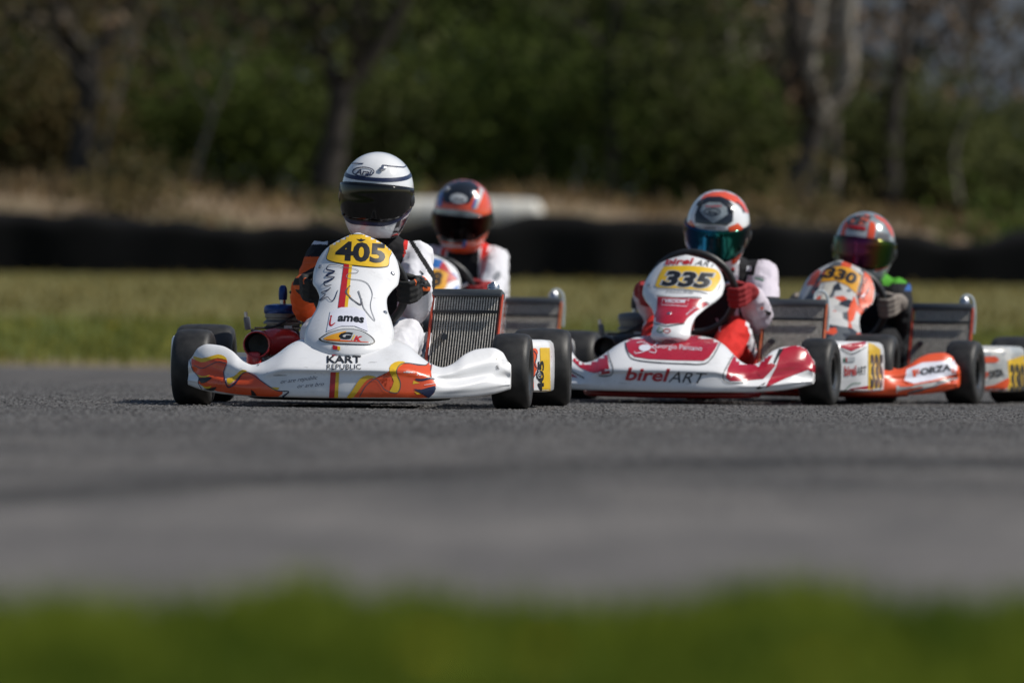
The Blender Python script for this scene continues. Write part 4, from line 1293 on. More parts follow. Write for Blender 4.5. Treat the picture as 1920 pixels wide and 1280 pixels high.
def capsule_mesh(mb, pts, rads, n=16, ell=None):
    """closed tapered limb with round ends"""
    P = [Vector(p) for p in pts]; rr = list(rads)
    d0 = (P[0] - P[1]).normalized(); d1 = (P[-1] - P[-2]).normalized()
    pre = [(P[0] + d0 * rr[0] * k, rr[0] * math.sqrt(max(0.0, 1 - k * k))) for k in (.97, .8, .45)]
    post_ = [(P[-1] + d1 * rr[-1] * k, rr[-1] * math.sqrt(max(0.0, 1 - k * k))) for k in (.45, .8, .97)]
    pts2 = [p for p, _ in pre] + P + [p for p, _ in post_]
    rad2 = [r_ for _, r_ in pre] + rr + [r_ for _, r_ in post_]
    mb.tube(pts2, rad2, n)

def driver(kart, label, helm_c, sh_z, pal, hand_dz=0.0, lean=0.0, elbow=((-.255, .60, .36), (.255, .60, .36)), knee_z=.255, seed=1, sh_w=.178, hand_in=0.0):
    """one continuous body: torso, arms, five-fingered gloved hands on the wheel, legs to the pedals"""
    shift = Vector((0, .9, .08))
    root = empty('person', kart['M'] @ shift, kart['k'].rotation_euler.z)
    tag(root, label, 'person', 'kart drivers')
    mb = MB(); caps = []     # caps: (a, b, ra, rb, id)
    def limb(pts, rads, ident):
        pts = [Vector(p) for p in pts]
        capsule_mesh(mb, pts, rads)
        for i in range(len(pts) - 1): caps.append((pts[i], pts[i + 1], rads[i], rads[i + 1], ident))
    hx = helm_c[0]
    # torso: elliptical rings
    rings = [((0, .93, .09), .15, .12), ((0, .94, .16), .165, .13), ((0, .945, .27), .16, .12), ((hx * .4, .935, .38), .178, .125), ((hx * .6, .915 - lean * .4, sh_z - .03), .178, .12),
             ((hx * .8, .895 - lean * .7, sh_z + .035), .14, .095), ((hx, .875 - lean, sh_z + .075), .07, .065), ((hx, helm_c[1] + .03, helm_c[2] - .09), .058, .058)]
    V = []; n = 28
    cs = spline([r_[0] for r_ in rings], 30); ra = np.interp(np.linspace(0, 1, 30), np.linspace(0, 1, len(rings)), [r_[1] for r_ in rings]); rb = np.interp(np.linspace(0, 1, 30), np.linspace(0, 1, len(rings)), [r_[2] for r_ in rings])
    for c, a, b in zip(cs, ra, rb):
        for i in range(n):
            t = 2 * math.pi * i / n
            V.append((c[0] + a * math.cos(t), c[1] + b * math.sin(t), c[2]))
    F = [(j * n + i, j * n + (i + 1) % n, (j + 1) * n + (i + 1) % n, (j + 1) * n + i) for j in range(29) for i in range(n)]
    F += [tuple(range(n - 1, -1, -1)), tuple(29 * n + i for i in range(n))]
    mb.add(V, F)
    for i in range(len(rings) - 1):
        caps.append((Vector(rings[i][0]), Vector(rings[i + 1][0]), (rings[i][1] + rings[i][2]) / 2, (rings[i + 1][1] + rings[i + 1][2]) / 2, 0))
    P0 = WC + Vector((0, 0, hand_dz))
    for si, s in enumerate((-1, 1)):
        base = 10 if s < 0 else 20
        X = Vector((s, 0, 0)); P = P0 + X * (.165 - hand_in)
        sh = Vector((hx * .7 + s * (sh_w[si] if hasattr(sh_w, '__len__') else sh_w), .90 - lean * .6, sh_z)); el = Vector(elbow[si])
        wr = P + X * .045 + WN * .075 - WU * .012
        limb([sh - X * .04, sh, sh.lerp(el, .5) + X * .012, el], [.062, .066, .061, .054], base + 1)
        limb([el, el.lerp(wr, .5), el.lerp(wr, .86)], [.058, .056, .046], base + 2)
        limb([el.lerp(wr, .80), wr], [.042, .036], base + 3)
        # palm: fan of short bars from wrist to knuckles
        us = (.033, .011, -.011, -.032)
        kn = [P + WU * u + X * .040 + WN * .022 for u in us]
        for q in kn:
            limb([wr + (q - P - X * .04 - WN * .022) * .5, q], [.019, .0135], base + 4)
        lens = (1.0, 1.08, 1.02, .86)
        for u, L_ in zip(us, lens):
            o_ = P + WU * u
            path = [o_ + X * .040 + WN * .022, o_ + X * .036 - WN * .006 * L_, o_ + X * .014 - WN * .0275, o_ - X * .012 * L_ - WN * .026, o_ - X * .024 * L_ - WN * .012]
            limb(path, [.0115, .0105, .0098, .0092, .0082], base + 5)
        o_ = P + WU * .045
        limb([P + WU * .012 + X * .040 + WN * .035, P + WU * .034 + X * .022 + WN * .034, o_ - X * .004 + WN * .026, o_ - X * .022 + WN * .016], [.0135, .0125, .0105, .009], base + 6)
        # leg
        hip = Vector((s * .088, .86, .135)); kn_ = Vector((s * .150, .40, knee_z)); an = Vector((s * .125, .02, .115))
        limb([hip, hip.lerp(kn_, .5), kn_], [.088, .080, .064], base + 7)
        limb([kn_, kn_.lerp(an, .4) - Vector((0, 0, .01)), an], [.063, .060, .043], base + 8)
        limb([an, an + Vector((0, -.09, -.02)), an + Vector((0, -.15, .04))], [.042, .036, .028], base + 9)
    tmp = obj('body', mb.v, mb.f, SUITW)
    md = tmp.modifiers.new('remesh', 'REMESH'); md.mode = 'VOXEL'; md.voxel_size = .0048; md.use_smooth_shade = True
    sm = tmp.modifiers.new('smooth', 'SMOOTH'); sm.factor = .5; sm.iterations = 3
    dg = bpy.context.evaluated_depsgraph_get()
    me = bpy.data.meshes.new_from_object(tmp.evaluated_get(dg))
    bpy.data.objects.remove(tmp)
    nv = len(me.vertices)
    co = np.empty(nv * 3); me.vertices.foreach_get('co', co); co = co.reshape(-1, 3)
    no = np.empty(nv * 3); me.vertices.foreach_get('normal', no); no = no.reshape(-1, 3)
    def nearest(Q):
        best = np.full(len(Q), 1e9); ident = np.zeros(len(Q), int); tt = np.zeros(len(Q))
        seen = {}
        for a, b, ra_, rb_, idn in caps:
            a_, b_ = np.array(a), np.array(b); d = b_ - a_
            t = np.clip(((Q - a_) @ d) / (d @ d), 0, 1)
            dist = np.linalg.norm(Q - a_ - t[:, None] * d, axis=1) - (ra_ + (rb_ - ra_) * t)
            k = seen.get(idn, 0); seen[idn] = k + 1
            w = dist < best
            best[w] = dist[w]; ident[w] = idn; tt[w] = t[w] + k
        return ident, tt
    idv, _ = nearest(co)
    # cloth folds: stretched noise, none on the gloves
    amp = np.where(np.isin(idv % 10, (4, 5, 6)), .0005, .0042)
    sd = seed * 7.3
    disp = np.array([noise.noise(Vector((p[0] * 15 + sd, p[1] * 9 + p[2] * 6, p[2] * 19 - p[1] * 8))) + .35 * noise.noise(Vector((p[0] * 30, p[1] * 22 + sd, p[2] * 36))) for p in co])
    ridge = .6 - np.abs(disp) * 2.6 + disp * .8
    co = co + no * (amp * ridge)[:, None] - np.array(shift)
    me.vertices.foreach_set('co', co.reshape(-1))
    npoly = len(me.polygons)
    ce = np.empty(npoly * 3); me.polygons.foreach_get('center', ce)
    ce = ce.reshape(-1, 3) + np.array(shift)
    ident, tt = nearest(ce)
    mats, idx = pal(ident, tt, ce)
    me.materials.clear()
    for m_ in mats: me.materials.append(m_)
    me.polygons.foreach_set('material_index', idx.astype(np.int32))
    me.polygons.foreach_set('use_smooth', [True] * npoly)
    me.update()
    body = bpy.data.objects.new('body', me); COL.objects.link(body); body.parent = root
    inv = (kart['M'] @ Matrix.Translation(shift)).inverted()
    return root, Surf(body, inv), shift, inv
# ------------------------------------------------------------------ kart one: white, number 405
def c3(x, y): return (340 + x / 8.727, 630 + y / 8.727)
def c4(x, y): return (640 + x / 6.0, 640 + y / 6.0)
def C3(*p): return [c3(*q) for q in p]
def C4(*p): return [c4(*q) for q in p]

def kart_405():
    K = make_kart('white kart number 405 with orange flame nose leading the group', (-.535, 19.2), R(2.4), dict(), F405, WHITE, WHITE, WHITE,
                  frame=FRAME, rod=mat('red_rod', (.55, .07, .03), .3, metal=.2, coat=.3), cap_side=1, steer=R(-3), rad_kw=dict(turn=-14), wdz=-.022, wrr=.155)
    n, f, p = K['nose'], K['fair'], K['pod']
    # nose
    n.lay('stripe', merge2d(poly_px([(624, 655), (632, 655), (631, 667), (623, 667)]), poly_px([(620, 697), (630, 697), (627, 745), (617, 745)])), DRED)
    n.lay('stripe', merge2d(poly_px([(632, 655), (639, 655), (638, 667), (631, 667)]), poly_px([(630, 697), (636, 697), (634, 745), (627, 745)])), YELLOW)
    n.lay('lettering', text_px('KART', 613, 681, 64, 13.5, 0, .022), BLACKP, 2, 5)
    n.lay('lettering', text_px('REPUBLIC', 613, 692.5, 64, 9, 0, -.004), BLACKP, 2, 5)
    n.lay('handwriting', text_px('or are republic', 527, 721, 70, 9, -7, -.008, .5), NAVY, 2, 5)
    n.lay('handwriting', text_px('or are bro', 558, 727, 50, 7, -5, -.008, .5), NAVY, 2, 5)
    n.lay('flame', poly_px(C3((175, 365), (330, 425), (450, 400), (600, 355), (745, 390), (742, 470), (700, 580), (705, 680), (765, 800), (880, 740), (1000, 600), (1100, 590), (1230, 650), (1330, 750), (1450, 840), (1560, 885), (1660, 905), (1580, 985),
                              (1150, 965), (900, 945), (680, 912), (540, 880), (575, 830), (480, 855), (330, 800), (285, 735), (480, 690), (300, 650), (200, 560), (170, 440)), 2), ORANGE, 1, 5)
    n.lay('flame_edge', poly_px(C3((215, 330), (340, 365), (500, 330), (600, 305), (700, 330), (750, 395), (600, 362), (450, 405), (330, 430), (205, 372)), 2), YELLOW, 2, 5)
    n.lay('flame_edge', poly_px(C3((745, 700), (860, 660), (930, 600), (1000, 555), (1080, 578), (1000, 605), (930, 680), (850, 750), (765, 795)), 2), YELLOW, 2, 5)
    n.lay('flame_edge', poly_px(C3((1400, 800), (1480, 835), (1600, 840), (1570, 885), (1500, 875)), 2), YELLOW, 2, 5)
    n.lay('flame_edge', poly_px(C3((265, 630), (350, 660), (470, 645), (400, 680), (300, 672)), 2), YELLOW, 2, 5)
    n.lay('flame_edge', poly_px(C3((340, 800), (420, 825), (500, 808), (470, 850), (390, 850)), 2), YELLOW, 2, 5)
    n.lay('flame_line', line_px(C3((215, 480), (350, 530), (480, 470), (600, 425), (745, 450)), 1.3), MIDGREY, 3, 5)
    n.lay('flame_line', line_px(C3((745, 470), (700, 580), (710, 690), (770, 830), (900, 760), (1000, 620), (1110, 600), (1330, 745), (1560, 888), (1760, 905), (1660, 985)), [1.0, 1.2, 1.4, 2.2, 3.2, 1.6, 1.2, 1.6, 1.6, 2.2, 3]), NAVY, 3, 5)
    n.lay('flame_line', poly_px(C3((290, 690), (400, 680), (510, 680), (420, 750), (330, 765)), 2), BLACKP, 3, 5)
    n.lay('flame_line', poly_px(C3((300, 815), (380, 860), (480, 845), (580, 825), (540, 885), (400, 870)), 2), BLACKP, 3, 5)
    n.lay('flame_line', line_px(C3((135, 380), (200, 560), (290, 680), (285, 760), (340, 860)), 1.0), NAVY, 3, 5)
    n.lay('flame_line', poly_px(C3((1145, 870), (1190, 900), (1240, 965), (1155, 965))), BLACKP, 3, 5)
    n.lay('flame', poly_px(C4((130, 626), (180, 560), (250, 470), (330, 415), (410, 440), (480, 545), (630, 575), (660, 470), (610, 360), (625, 290), (700, 245), (860, 275), (960, 265), (1015, 205), (1008, 350), (900, 400), (1020, 430), (1060, 470), (1050, 540), (985, 628), (700, 628)), 2), ORANGE, 1, 5)
    n.lay('flame_edge', poly_px(C4((60, 626), (130, 540), (210, 420), (300, 380), (400, 405), (300, 425), (220, 515), (135, 626)), 2), YELLOW, 2, 5)
    n.lay('flame_edge', poly_px(C4((540, 565), (590, 450), (540, 340), (560, 265), (640, 228), (720, 240), (650, 290), (620, 360), (665, 470), (630, 578)), 2), YELLOW, 2, 5)
    n.lay('flame_edge', poly_px(C4((810, 440), (880, 470), (800, 480))), YELLOW, 2, 5)
    n.lay('flame_edge', poly_px(C4((815, 560), (900, 590), (850, 595))), YELLOW, 2, 5)
    n.lay('flame_line', line_px(C4((205, 620), (270, 510), (340, 440), (400, 430), (450, 490), (500, 550), (630, 575), (665, 470), (620, 350), (660, 270), (740, 250), (900, 270), (960, 265), (1015, 200), (1005, 330)), 1.5), MIDGREY, 3, 5)
    n.lay('flame_line', poly_px(C4((810, 530), (900, 540), (1050, 500), (1045, 570), (975, 632), (1000, 560), (880, 575)), 2), NAVY, 3, 5)
    n.lay('flame_line', poly_px(C4((830, 415), (900, 420), (1010, 405), (1060, 430), (1000, 425), (900, 445), (840, 435)), 2), NAVY, 3, 5)
    n.lay('flame_line', line_px(C4((930, 490), (1010, 480), (1065, 470)), .9), WHITE, 4, 5)
    n.lay('emblem', poly_px(C4((1715, 185), (1740, 190), (1750, 165), (1760, 190), (1755, 205), (1735, 205))), BLACKP, 2, 4)
    n.lay('lettering', text_px('KART', 929, 686, 8, 5, 75, .02), BLACKP, 2, 4)
    n.lay('emblem', poly_px([(489, 670), (493, 667), (496, 668), (492, 674)]), BLACKP, 2, 4)
    n.lay('lettering', text_px('KART', 486, 686, 12, 4, -70, .02), BLACKP, 2, 4)
    # fairing
    plate = spline([(618, 470), (622, 454), (640, 445), (662, 441), (690, 442), (712, 448), (728, 457), (735, 468), (734, 474), (729, 484), (728, 496), (722, 500), (700, 501), (660, 497), (630, 492), (615, 487), (614, 481)], 60)
    cpt = plate.mean(0)
    f.lay('plate_border', (cpt + (plate - cpt) * np.array([1.022, 1.05]), [tuple(range(60))]), BLACKP, 1, 5)
    f.lay('number_plate', (plate, [tuple(range(60))]), YELLOW, 2, 5)
    f.lay('number', text_px('405', 629, 489, 92, 37, 3.8, .04), BLACKP, 3, 5)
    f.lay('emblem', poly_px([(668, 449), (674, 450), (677, 448), (680, 450), (686, 450), (681, 453), (677, 454.5), (673, 453)]), BLACKP, 3, 4)
    f.lay('stripe', poly_px([(645, 495), (655, 496), (646, 578), (634, 577)]), DRED, 1, 5)
    f.lay('stripe', poly_px([(655, 496), (660.5, 497), (652, 578), (646, 578)]), YELLOW, 1, 5)
    f.lay('sticker', poly_px([(620, 584), (640, 577), (665, 577), (684, 585), (690, 622), (665, 612), (640, 612), (613, 622)]), STICKER, 2, 5)
    f.lay('lettering', text_px('ames', 633, 604, 49, 11, 4, .04, .1, arc=1.5), BLACKP, 3, 4)
    f.lay('lettering', line_px([(621, 596), (619, 608), (622, 611), (629, 606)], [2, 3.4, 3, 1.2]), DRED, 3, 4)
    f.lay('lettering', ell_px(621.5, 594, 1.8, 1.8), DRED, 3, 4)
    oval = spline([(600, 636), (618, 625), (645, 618), (672, 620), (692, 630), (701, 641), (692, 646), (665, 646), (630, 644), (606, 640)] + [(600, 636)], 51)[:-1]
    co_ = oval.mean(0)
    f.lay('badge_border', (co_ + (oval - co_) * 1.05, [tuple(range(50))]), BLACKP, 3, 5)
    f.lay('badge', (co_ + (oval - co_) * .97, [tuple(range(50))]), LGREY, 4, 5)
    f.lay('badge_swoosh', poly_px([(607, 636), (622, 629), (650, 622), (642, 627), (626, 632), (628, 637), (650, 640), (672, 641), (650, 642.5), (615, 640)], 2), AMBER, 5, 4)
    f.lay('badge_swoosh', line_px([(612, 638), (640, 640), (690, 643)], [1, 2, 1]), ORANGE, 6, 4)
    f.lay('badge_lettering', text_px('G', 636, 637, 26, 13, 2, .05, .25), BLACKP, 6, 4)
    f.lay('badge_lettering', text_px('K', 663, 641, 16, 10, 4, .05, .25), DRED, 6, 4)
    f.lay('badge_lettering', line_px([(665, 630), (660, 639)], 1.8), YELLOW, 7, 4)
    f.lay('stripe', poly_px([(624, 647), (633, 649), (633, 656), (624, 655)]), DRED, 1, 4)
    f.lay('stripe', poly_px([(633, 649), (638, 650), (638, 657), (633, 656)]), YELLOW, 1, 4)
    # bird drawing
    bk = lambda *pp: [(520 + a / 6.184, 420 + b / 6.184) for a, b in pp]
    f.lay('bird_drawing', line_px(bk((760, 500), (640, 475), (590, 490), (575, 530), (630, 545), (670, 555), (600, 580), (570, 610), (665, 620), (600, 660), (545, 680), (560, 720), (630, 710)), [1.0, 1, 1.2, 2.4, 3.2, 1.5, 3.4, 2.4, 1.6, 3.2, 2.0, 1.8, 1]), NAVY, 2, 4)
    f.lay('bird_drawing', line_px(bk((520, 790), (580, 775), (620, 740), (600, 760), (510, 800), (560, 820), (480, 900), (580, 850), (620, 890), (660, 880), (705, 770)), [1, 1.6, 1.2, 1, 1, 1.6, 1.6, 1.4, 1.2, 2, 1]), NAVY, 2, 4)
    f.lay('bird_drawing', line_px(bk((750, 505), (880, 520), (940, 545), (920, 570), (840, 575), (800, 610), (840, 640), (960, 655), (1040, 690), (1085, 760), (1100, 830), (1080, 930), (1090, 1010), (1130, 1130), (1010, 990), (980, 900), (940, 780)), [.8, .8, 1, .9, .9, 1.1, .9, 1.1, 1.3, 1.3, 1.2, 1.2, 1, 1.0, 1.3, 1.8, 3]), GREYP, 2, 4)
    f.lay('bird_drawing', line_px(bk((845, 720), (795, 790), (840, 850), (900, 900), (970, 940), (975, 870)), [2.2, 3.6, 2, 1.6, 2.6, 3]), MIDGREY, 2, 4)
    f.lay('bird_drawing', line_px(bk((835, 740), (815, 800), (850, 850)), 2), AMBER, 3, 4)
    for q in ((590, 581), (722, 586), (736, 513), (601, 500)): bolt(f, *q)
    # side pod
    p.lay('flame', poly_px([(986, 655), (1004, 653), (1008, 662), (1003, 676), (1007, 690), (1000, 708), (1000, 740), (984, 742)], 2), ORANGE, 1, 4)
    p.lay('flame_edge', poly_px([(986, 662), (989, 662), (990, 678), (986, 678)]), YELLOW, 2, 4)
    p.lay('flame_line', line_px([(1000, 657), (1006, 667), (1002, 684), (1008, 694), (998, 712), (1000, 735)], 1.4), NAVY, 2, 4)
    p.lay('number_panel', poly_px([(1012, 652), (1030, 652), (1032, 744), (1014, 744)]), YELLOW, 1, 3)
    p.lay('number', text_px('405', 1019, 736, 60, 11, -90, .04), BLACKP, 2, 3)
    p.lay('emblem', ell_px(1010, 703, 4.5, 8), BLACKP, 2, 3)
    p.lay('emblem', ell_px(1010, 703, 3.3, 6), LGREY, 3, 3)
    p.lay('lettering', text_px('G', 1008, 707, 4.5, 8, 0, .04), BLACKP, 4, 3)
    # driver
    def pal(ident, tt, ce):
        mats = [SUITW, SUITB, SUITO, GLOVEB, GLOVEO, SUITR]
        idx = np.zeros(len(ident), int)
        x, y, z = ce[:, 0], ce[:, 1], ce[:, 2]
        tor = ident == 0
        idx[tor & (z > .585)] = 1
        idx[tor & (np.abs(x - .02) < .10)] = 1
        idx[tor & (np.abs(x - .125) < .010)] = 5
        idx[tor & (x < -.09)] = 1
        # his right arm (image left): orange with black panels
        a = np.isin(ident, (11, 12)); idx[a] = 2
        idx[(ident == 11) & (z > .56)] = 0
        idx[(ident == 11) & (z > .515) & (z < .56)] = 1
        idx[(ident == 11) & (x > -.155)] = 1
        idx[(ident == 11) & (np.abs(z - .43 - (x + .25) * .6) < .014)] = 1
        # his left arm: white with black bands
        idx[(ident == 21) & (np.abs(z - .49 + (x - .2) * 1.4) < .013)] = 1
        idx[(ident == 21) & (np.abs(x - .235) < .012) & (z < .5)] = 1
        for b in (10, 20):
            idx[np.isin(ident, (b + 3, b + 4, b + 5, b + 6))] = 3
            idx[(ident == b + 5) & ((tt > 1.1) & (tt < 1.22))] = 4
            idx[(ident == b + 3) & (np.sin(ce[:, 2] * 160) > .55)] = 4
            idx[ident == b + 9] = 1
            idx[(ident == b + 8)] = 0
            idx[(ident == b + 7) & (np.abs(x) < .11)] = 1
        return mats, idx
    root, body, shift, inv = driver(K, 'driver in white and orange suit and plain white helmet in the leading kart', (.02, .82, .742), .52, pal,
                                    elbow=((-.198, .60, .335), (.165, .60, .335)), knee_z=.245, seed=1, sh_w=(.182, .14), hand_dz=-.022, hand_in=.01)
    sk = lambda *pp: [(520 + a / 6.184, 420 + b / 6.184) for a, b in pp]
    body.lay('suit_print', line_px(sk((1650, 550), (1690, 590), (1640, 610), (1700, 640), (1660, 660), (1720, 680), (1690, 720), (1735, 740)), [1.5, 3, 1.2, 3, 1.5, 3, 1.5, 2.5]), BLACKP, 3, 3)
    body.lay('suit_print', line_px(sk((1630, 660), (1680, 690), (1650, 700), (1710, 700), (1690, 655)), 1.6), BLACKP, 3, 3)
    M = Matrix.Translation((.02, .82, .742)) @ Matrix.Rotation(R(-9), 4, 'Z') @ Matrix.Rotation(R(4), 4, 'Y') @ Matrix.Rotation(R(5), 4, 'X')
    h, patch, lo, hi = helmet(root, M, HELW, VISOR, inv, shift)
    patch('stripe', -120, 120, lambda q: .050 + .012 * (q / 90) ** 2, lambda q: .0635 + .012 * (q / 90) ** 2, .0012, NAVY, 60, 3)
    patch('stripe', -100, 100, lambda q: lo(q) - .020, lambda q: lo(q) - .006, .0022, NAVY, 60, 3)
    patch('crown_line', 20, 150, lambda q: .098 + .01 * abs(q / 90 - .9), lambda q: .1015 + .01 * abs(q / 90 - .9), .0012, NAVY, 40, 2)
    patch('crown_line', -150, -20, lambda q: .098 + .01 * abs(q / 90 + .9), lambda q: .1015 + .01 * abs(q / 90 + .9), .0012, NAVY, 40, 2)
    patch('neck_panel', 60, 200, lambda q: -.149, lambda q: -.085 + .02 * max(0, (q - 60) / 60), .0012, HELB, 40, 6)
    patch('neck_panel', -200, -75, lambda q: -.149, lambda q: -.085 + .02 * max(0, (-q - 75) / 60), .0012, HELB, 40, 6)
    S = Surf(h, inv)
    S.lay('logo_border', merge2d(line_px([(681.5 + 19.8 * math.cos(t), 322.5 + 8.2 * math.sin(t)) for t in np.linspace(0, 2 * math.pi, 33)], 1.8, 0)), NAVY, 2, 3)
    S.lay('logo', text_px('Arai', 666, 327.5, 31, 11, 5, .02, .3), NAVY, 2, 3)
    S.lay('logo', text_px('Arai', 757, 385, 20, 9, -80, .02, .3), NAVY, 2, 3)
    for (px, py, sc_) in ((717, 317, 1.0), (657, 306, .8)):
        hh = S.hit(px, py)
        if hh:
            q = hh[1].to_track_quat('Z', 'Y').to_matrix()
            mb = MB().box(hh[0] + hh[1] * .004, (.026 * sc_, .013 * sc_, .008), q @ Matrix.Rotation(R(25), 3, 'Z'), bev=.003)
            mb.box(hh[0] + hh[1] * .008, (.014 * sc_, .016 * sc_, .006), q @ Matrix.Rotation(R(-20), 3, 'Z'), bev=.002)
            mb.build('vent', STEEL, h)
    return K
K405 = kart_405()

# ------------------------------------------------------------------ kart two: red and white, number 335
def c8(x, y): return (1040 + x / 4.8, 560 + y / 4.8)
def C8(*p): return [c8(*q) for q in p]
def f1(x, y): return (1180 + x / 6.4, 460 + y / 6.4)
def FF(*p): return [f1(*q) for q in p]
def g2(x, y): return (1380 + x / 5.817, 560 + y / 5.817)
def G2(*p): return [g2(*q) for q in p]

def kart_335():
    K = make_kart('red and white kart number 335 to the right of the leading kart', (.640, 21.7), R(11), dict(hump=.262, horn=.225, dip=.15, yc=-.44, low=.014), F335, WHITE, WHITE, WHITE,
                  frame=FRAMER, rod=COPPER, hose=True, head=GREYPL, box=BLACK, plug=BLACK, steer=R(-4), rad_kw=dict(cap=False), zpod=(.05, .245), turn=R(-4), pod_out=.69, wdz=.005)
    n, f, p = K['nose'], K['fair'], K['pod']
    n.lay('panel', poly_px(C8((640, 345), (700, 300), (900, 285), (1150, 290), (1330, 310), (1485, 375), (1440, 460), (1390, 530), (1340, 560), (1100, 556), (850, 545), (720, 525), (665, 480), (645, 420))), RED, 1, 6)
    n.lay('panel_line', line_px(C8((636, 350), (642, 440), (670, 510), (720, 550), (900, 575), (1150, 588), (1340, 590), (1410, 540), (1460, 460), (1495, 385)), 1.6), BLACKP, 2, 6)
    n.lay('panel', poly_px(C8((470, 400), (400, 470), (340, 540), (240, 560), (175, 500), (165, 560), (230, 620), (320, 660), (420, 680), (500, 670), (480, 560))), RED, 1, 6)
    n.lay('panel_line', line_px(C8((470, 390), (490, 520), (525, 620), (515, 680), (460, 700), (400, 695)), 1.5), BLACKP, 2, 6)
    n.lay('panel', poly_px(C8((1640, 470), (1720, 490), (1790, 580), (1830, 615), (1950, 580), (1990, 600), (1880, 720), (1700, 740), (1580, 740), (1540, 710), (1560, 620), (1610, 520))), RED, 1, 6)
    n.lay('panel_line', line_px(C8((1625, 480), (1560, 590), (1515, 690), (1530, 740), (1590, 758), (1700, 755)), 1.5), BLACKP, 2, 6)
    n.lay('panel', poly_px(C8((60, 590), (130, 650), (210, 712), (140, 700), (60, 670))), RED, 1, 6)
    n.lay('panel_line', line_px(C8((70, 580), (140, 640), (270, 718)), [1, 2.5, 2]), BLACKP, 2, 6)
    n.lay('panel', poly_px(G2((500, 545), (600, 520), (740, 505), (800, 560), (820, 640), (890, 680), (905, 870), (850, 800), (780, 775), (560, 860), (320, 970), (440, 740))), RED, 1, 2)
    n.lay('panel', poly_px(G2((470, 550), (520, 550), (450, 660), (420, 720), (410, 690))), BLACKP, 2, 6)
    n.lay('panel', poly_px(G2((300, 640), (230, 800), (270, 870), (330, 740), (400, 620))), RED, 2, 6)
    n.lay('panel_line', poly_px(G2((215, 970), (320, 915), (300, 960), (240, 985))), BLACKP, 2, 6)
    n.lay('lettering', text_px('birel', 1172, 713, 84, 24, 2, .025, .22), DRED, 2, 5)
    n.lay('lettering', text_px('ART', 1253, 716, 72, 20, 2.5, -.003, .35), BLACKP, 2, 5)
    n.lay('lettering', text_px('Giorgio Pantano', 1228, 656, 88, 12, 3.5, -.004), STICKER, 3, 5)
    n.lay('emblem', ell_px(1209, 653, 11, 6), STICKER, 3, 4)
    n.lay('emblem', line_px(C8((740, 400), (800, 395), (860, 430), (910, 460), (905, 490), (850, 480)), 1.3), STICKER, 3, 4)
    n.lay('emblem', line_px(C8((925, 395), (890, 430), (800, 480), (730, 495), (720, 480)), 1.3), STICKER, 3, 4)
    # fairing
    f.lay('number_plate', poly_px(FF((420, 255), (700, 245), (950, 270), (1060, 310), (1095, 390), (1060, 470), (1000, 550), (900, 545), (600, 515), (335, 505), (325, 450), (370, 330)), 2), YELLOW, 1, 5)
    f.lay('number_outline', text_px('335', 1236, 537.5, 105, 32, 3.5, .085, .28), LGREY, 2, 4)
    f.lay('number', text_px('335', 1240, 536.5, 97, 29.5, 3.5, .05, .28), BLACKP, 3, 4)
    f.lay('lettering', text_px('birel', 1247, 497, 55, 12, -1, .03, .25), DRED, 2, 4)
    f.lay('lettering', text_px('ART', 1302, 497, 43, 10, 7, .0, .4), BLACKP, 2, 4)
    f.lay('panel', poly_px(FF((340, 615), (560, 635), (840, 640), (945, 710), (800, 790), (700, 870), (655, 935), (540, 940), (430, 945), (280, 905), (330, 780))), RED, 1, 5)
    f.lay('panel_line', line_px(FF((330, 605), (560, 628), (850, 630), (960, 715), (1000, 690)), 1.2), BLACKP, 2, 5)
    f.lay('panel_line', line_px(FF((330, 520), (600, 535), (860, 560), (990, 605), (1060, 540), (1090, 470)), 1.5), GREYP, 2, 5)
    f.lay('panel_line', line_px(FF((245, 925), (430, 970), (560, 955), (660, 940)), 1.5), BLACKP, 2, 5)
    f.lay('sticker', line_px(FF((400, 650), (715, 660), (690, 735), (390, 715), (400, 650)), 1.0, 0), STICKER, 2, 5)
    f.lay('lettering', text_px('VROOM', 1247, 568.5, 38, 7, 1, .03, .2), STICKER, 2, 4)
    f.lay('lettering', text_px('www.birelart.com', 1287, 592, 34, 4.5, -40, .0), STICKER, 2, 4)
    f.lay('lettering', text_px('FREELINE', 1250, 549, 50, 4, 2.5, .0), GREYP, 2, 4)
    f.lay('emblem', line_px([(1238 + 5.5 * math.cos(t), 620 + 3.4 * math.sin(t)) for t in np.linspace(0, 6.28, 17)], 1.7, 0), GREENP, 2, 4)
    f.lay('emblem', line_px([(1251 + 6 * math.cos(t), 620.5 + 3.6 * math.sin(t)) for t in np.linspace(0, 6.28, 17)], 1.7, 0), DRED, 2, 4)
    f.lay('emblem', line_px([(1234, 615), (1239, 613)], 1.5, 0), GREENP, 2, 4)
    for q, r_ in (((1255, 588), .009), ((1358, 543), .008), ((1217, 535), .008)): bolt(f, *q, r=r_)
    # pod
    p.lay('panel', poly_px(G2((1140, 510), (1250, 490), (1430, 468), (1390, 520), (1260, 570), (1140, 530))), RED, 1, 4)
    p.lay('panel_line', line_px(G2((1140, 545), (1250, 600), (1330, 575), (1420, 525)), 1.5), BLACKP, 2, 4)
    p.lay('panel', poly_px(G2((1150, 1030), (1240, 980), (1450, 945), (1500, 1000), (1470, 1060), (1150, 1060))), RED, 1, 4)
    p.lay('panel_line', line_px(G2((1170, 1010), (1270, 925), (1360, 920)), 1.4), GREENP, 2, 4)
    p.lay('lettering', text_px('birel', 1583, 705, 23, 19, -3, .03, .1), DRED, 2, 3)
    p.lay('lettering', text_px('ART', 1606, 703, 19, 16, -3, .0, .3), BLACKP, 2, 3)
    p.lay('sticker', poly_px(G2((1200, 640), (1295, 630), (1295, 685), (1200, 690))), LGREY, 2, 3)
    p.lay('sticker', poly_px(G2((1172, 640), (1186, 640), (1186, 690), (1172, 690))), GREENP, 2, 3)
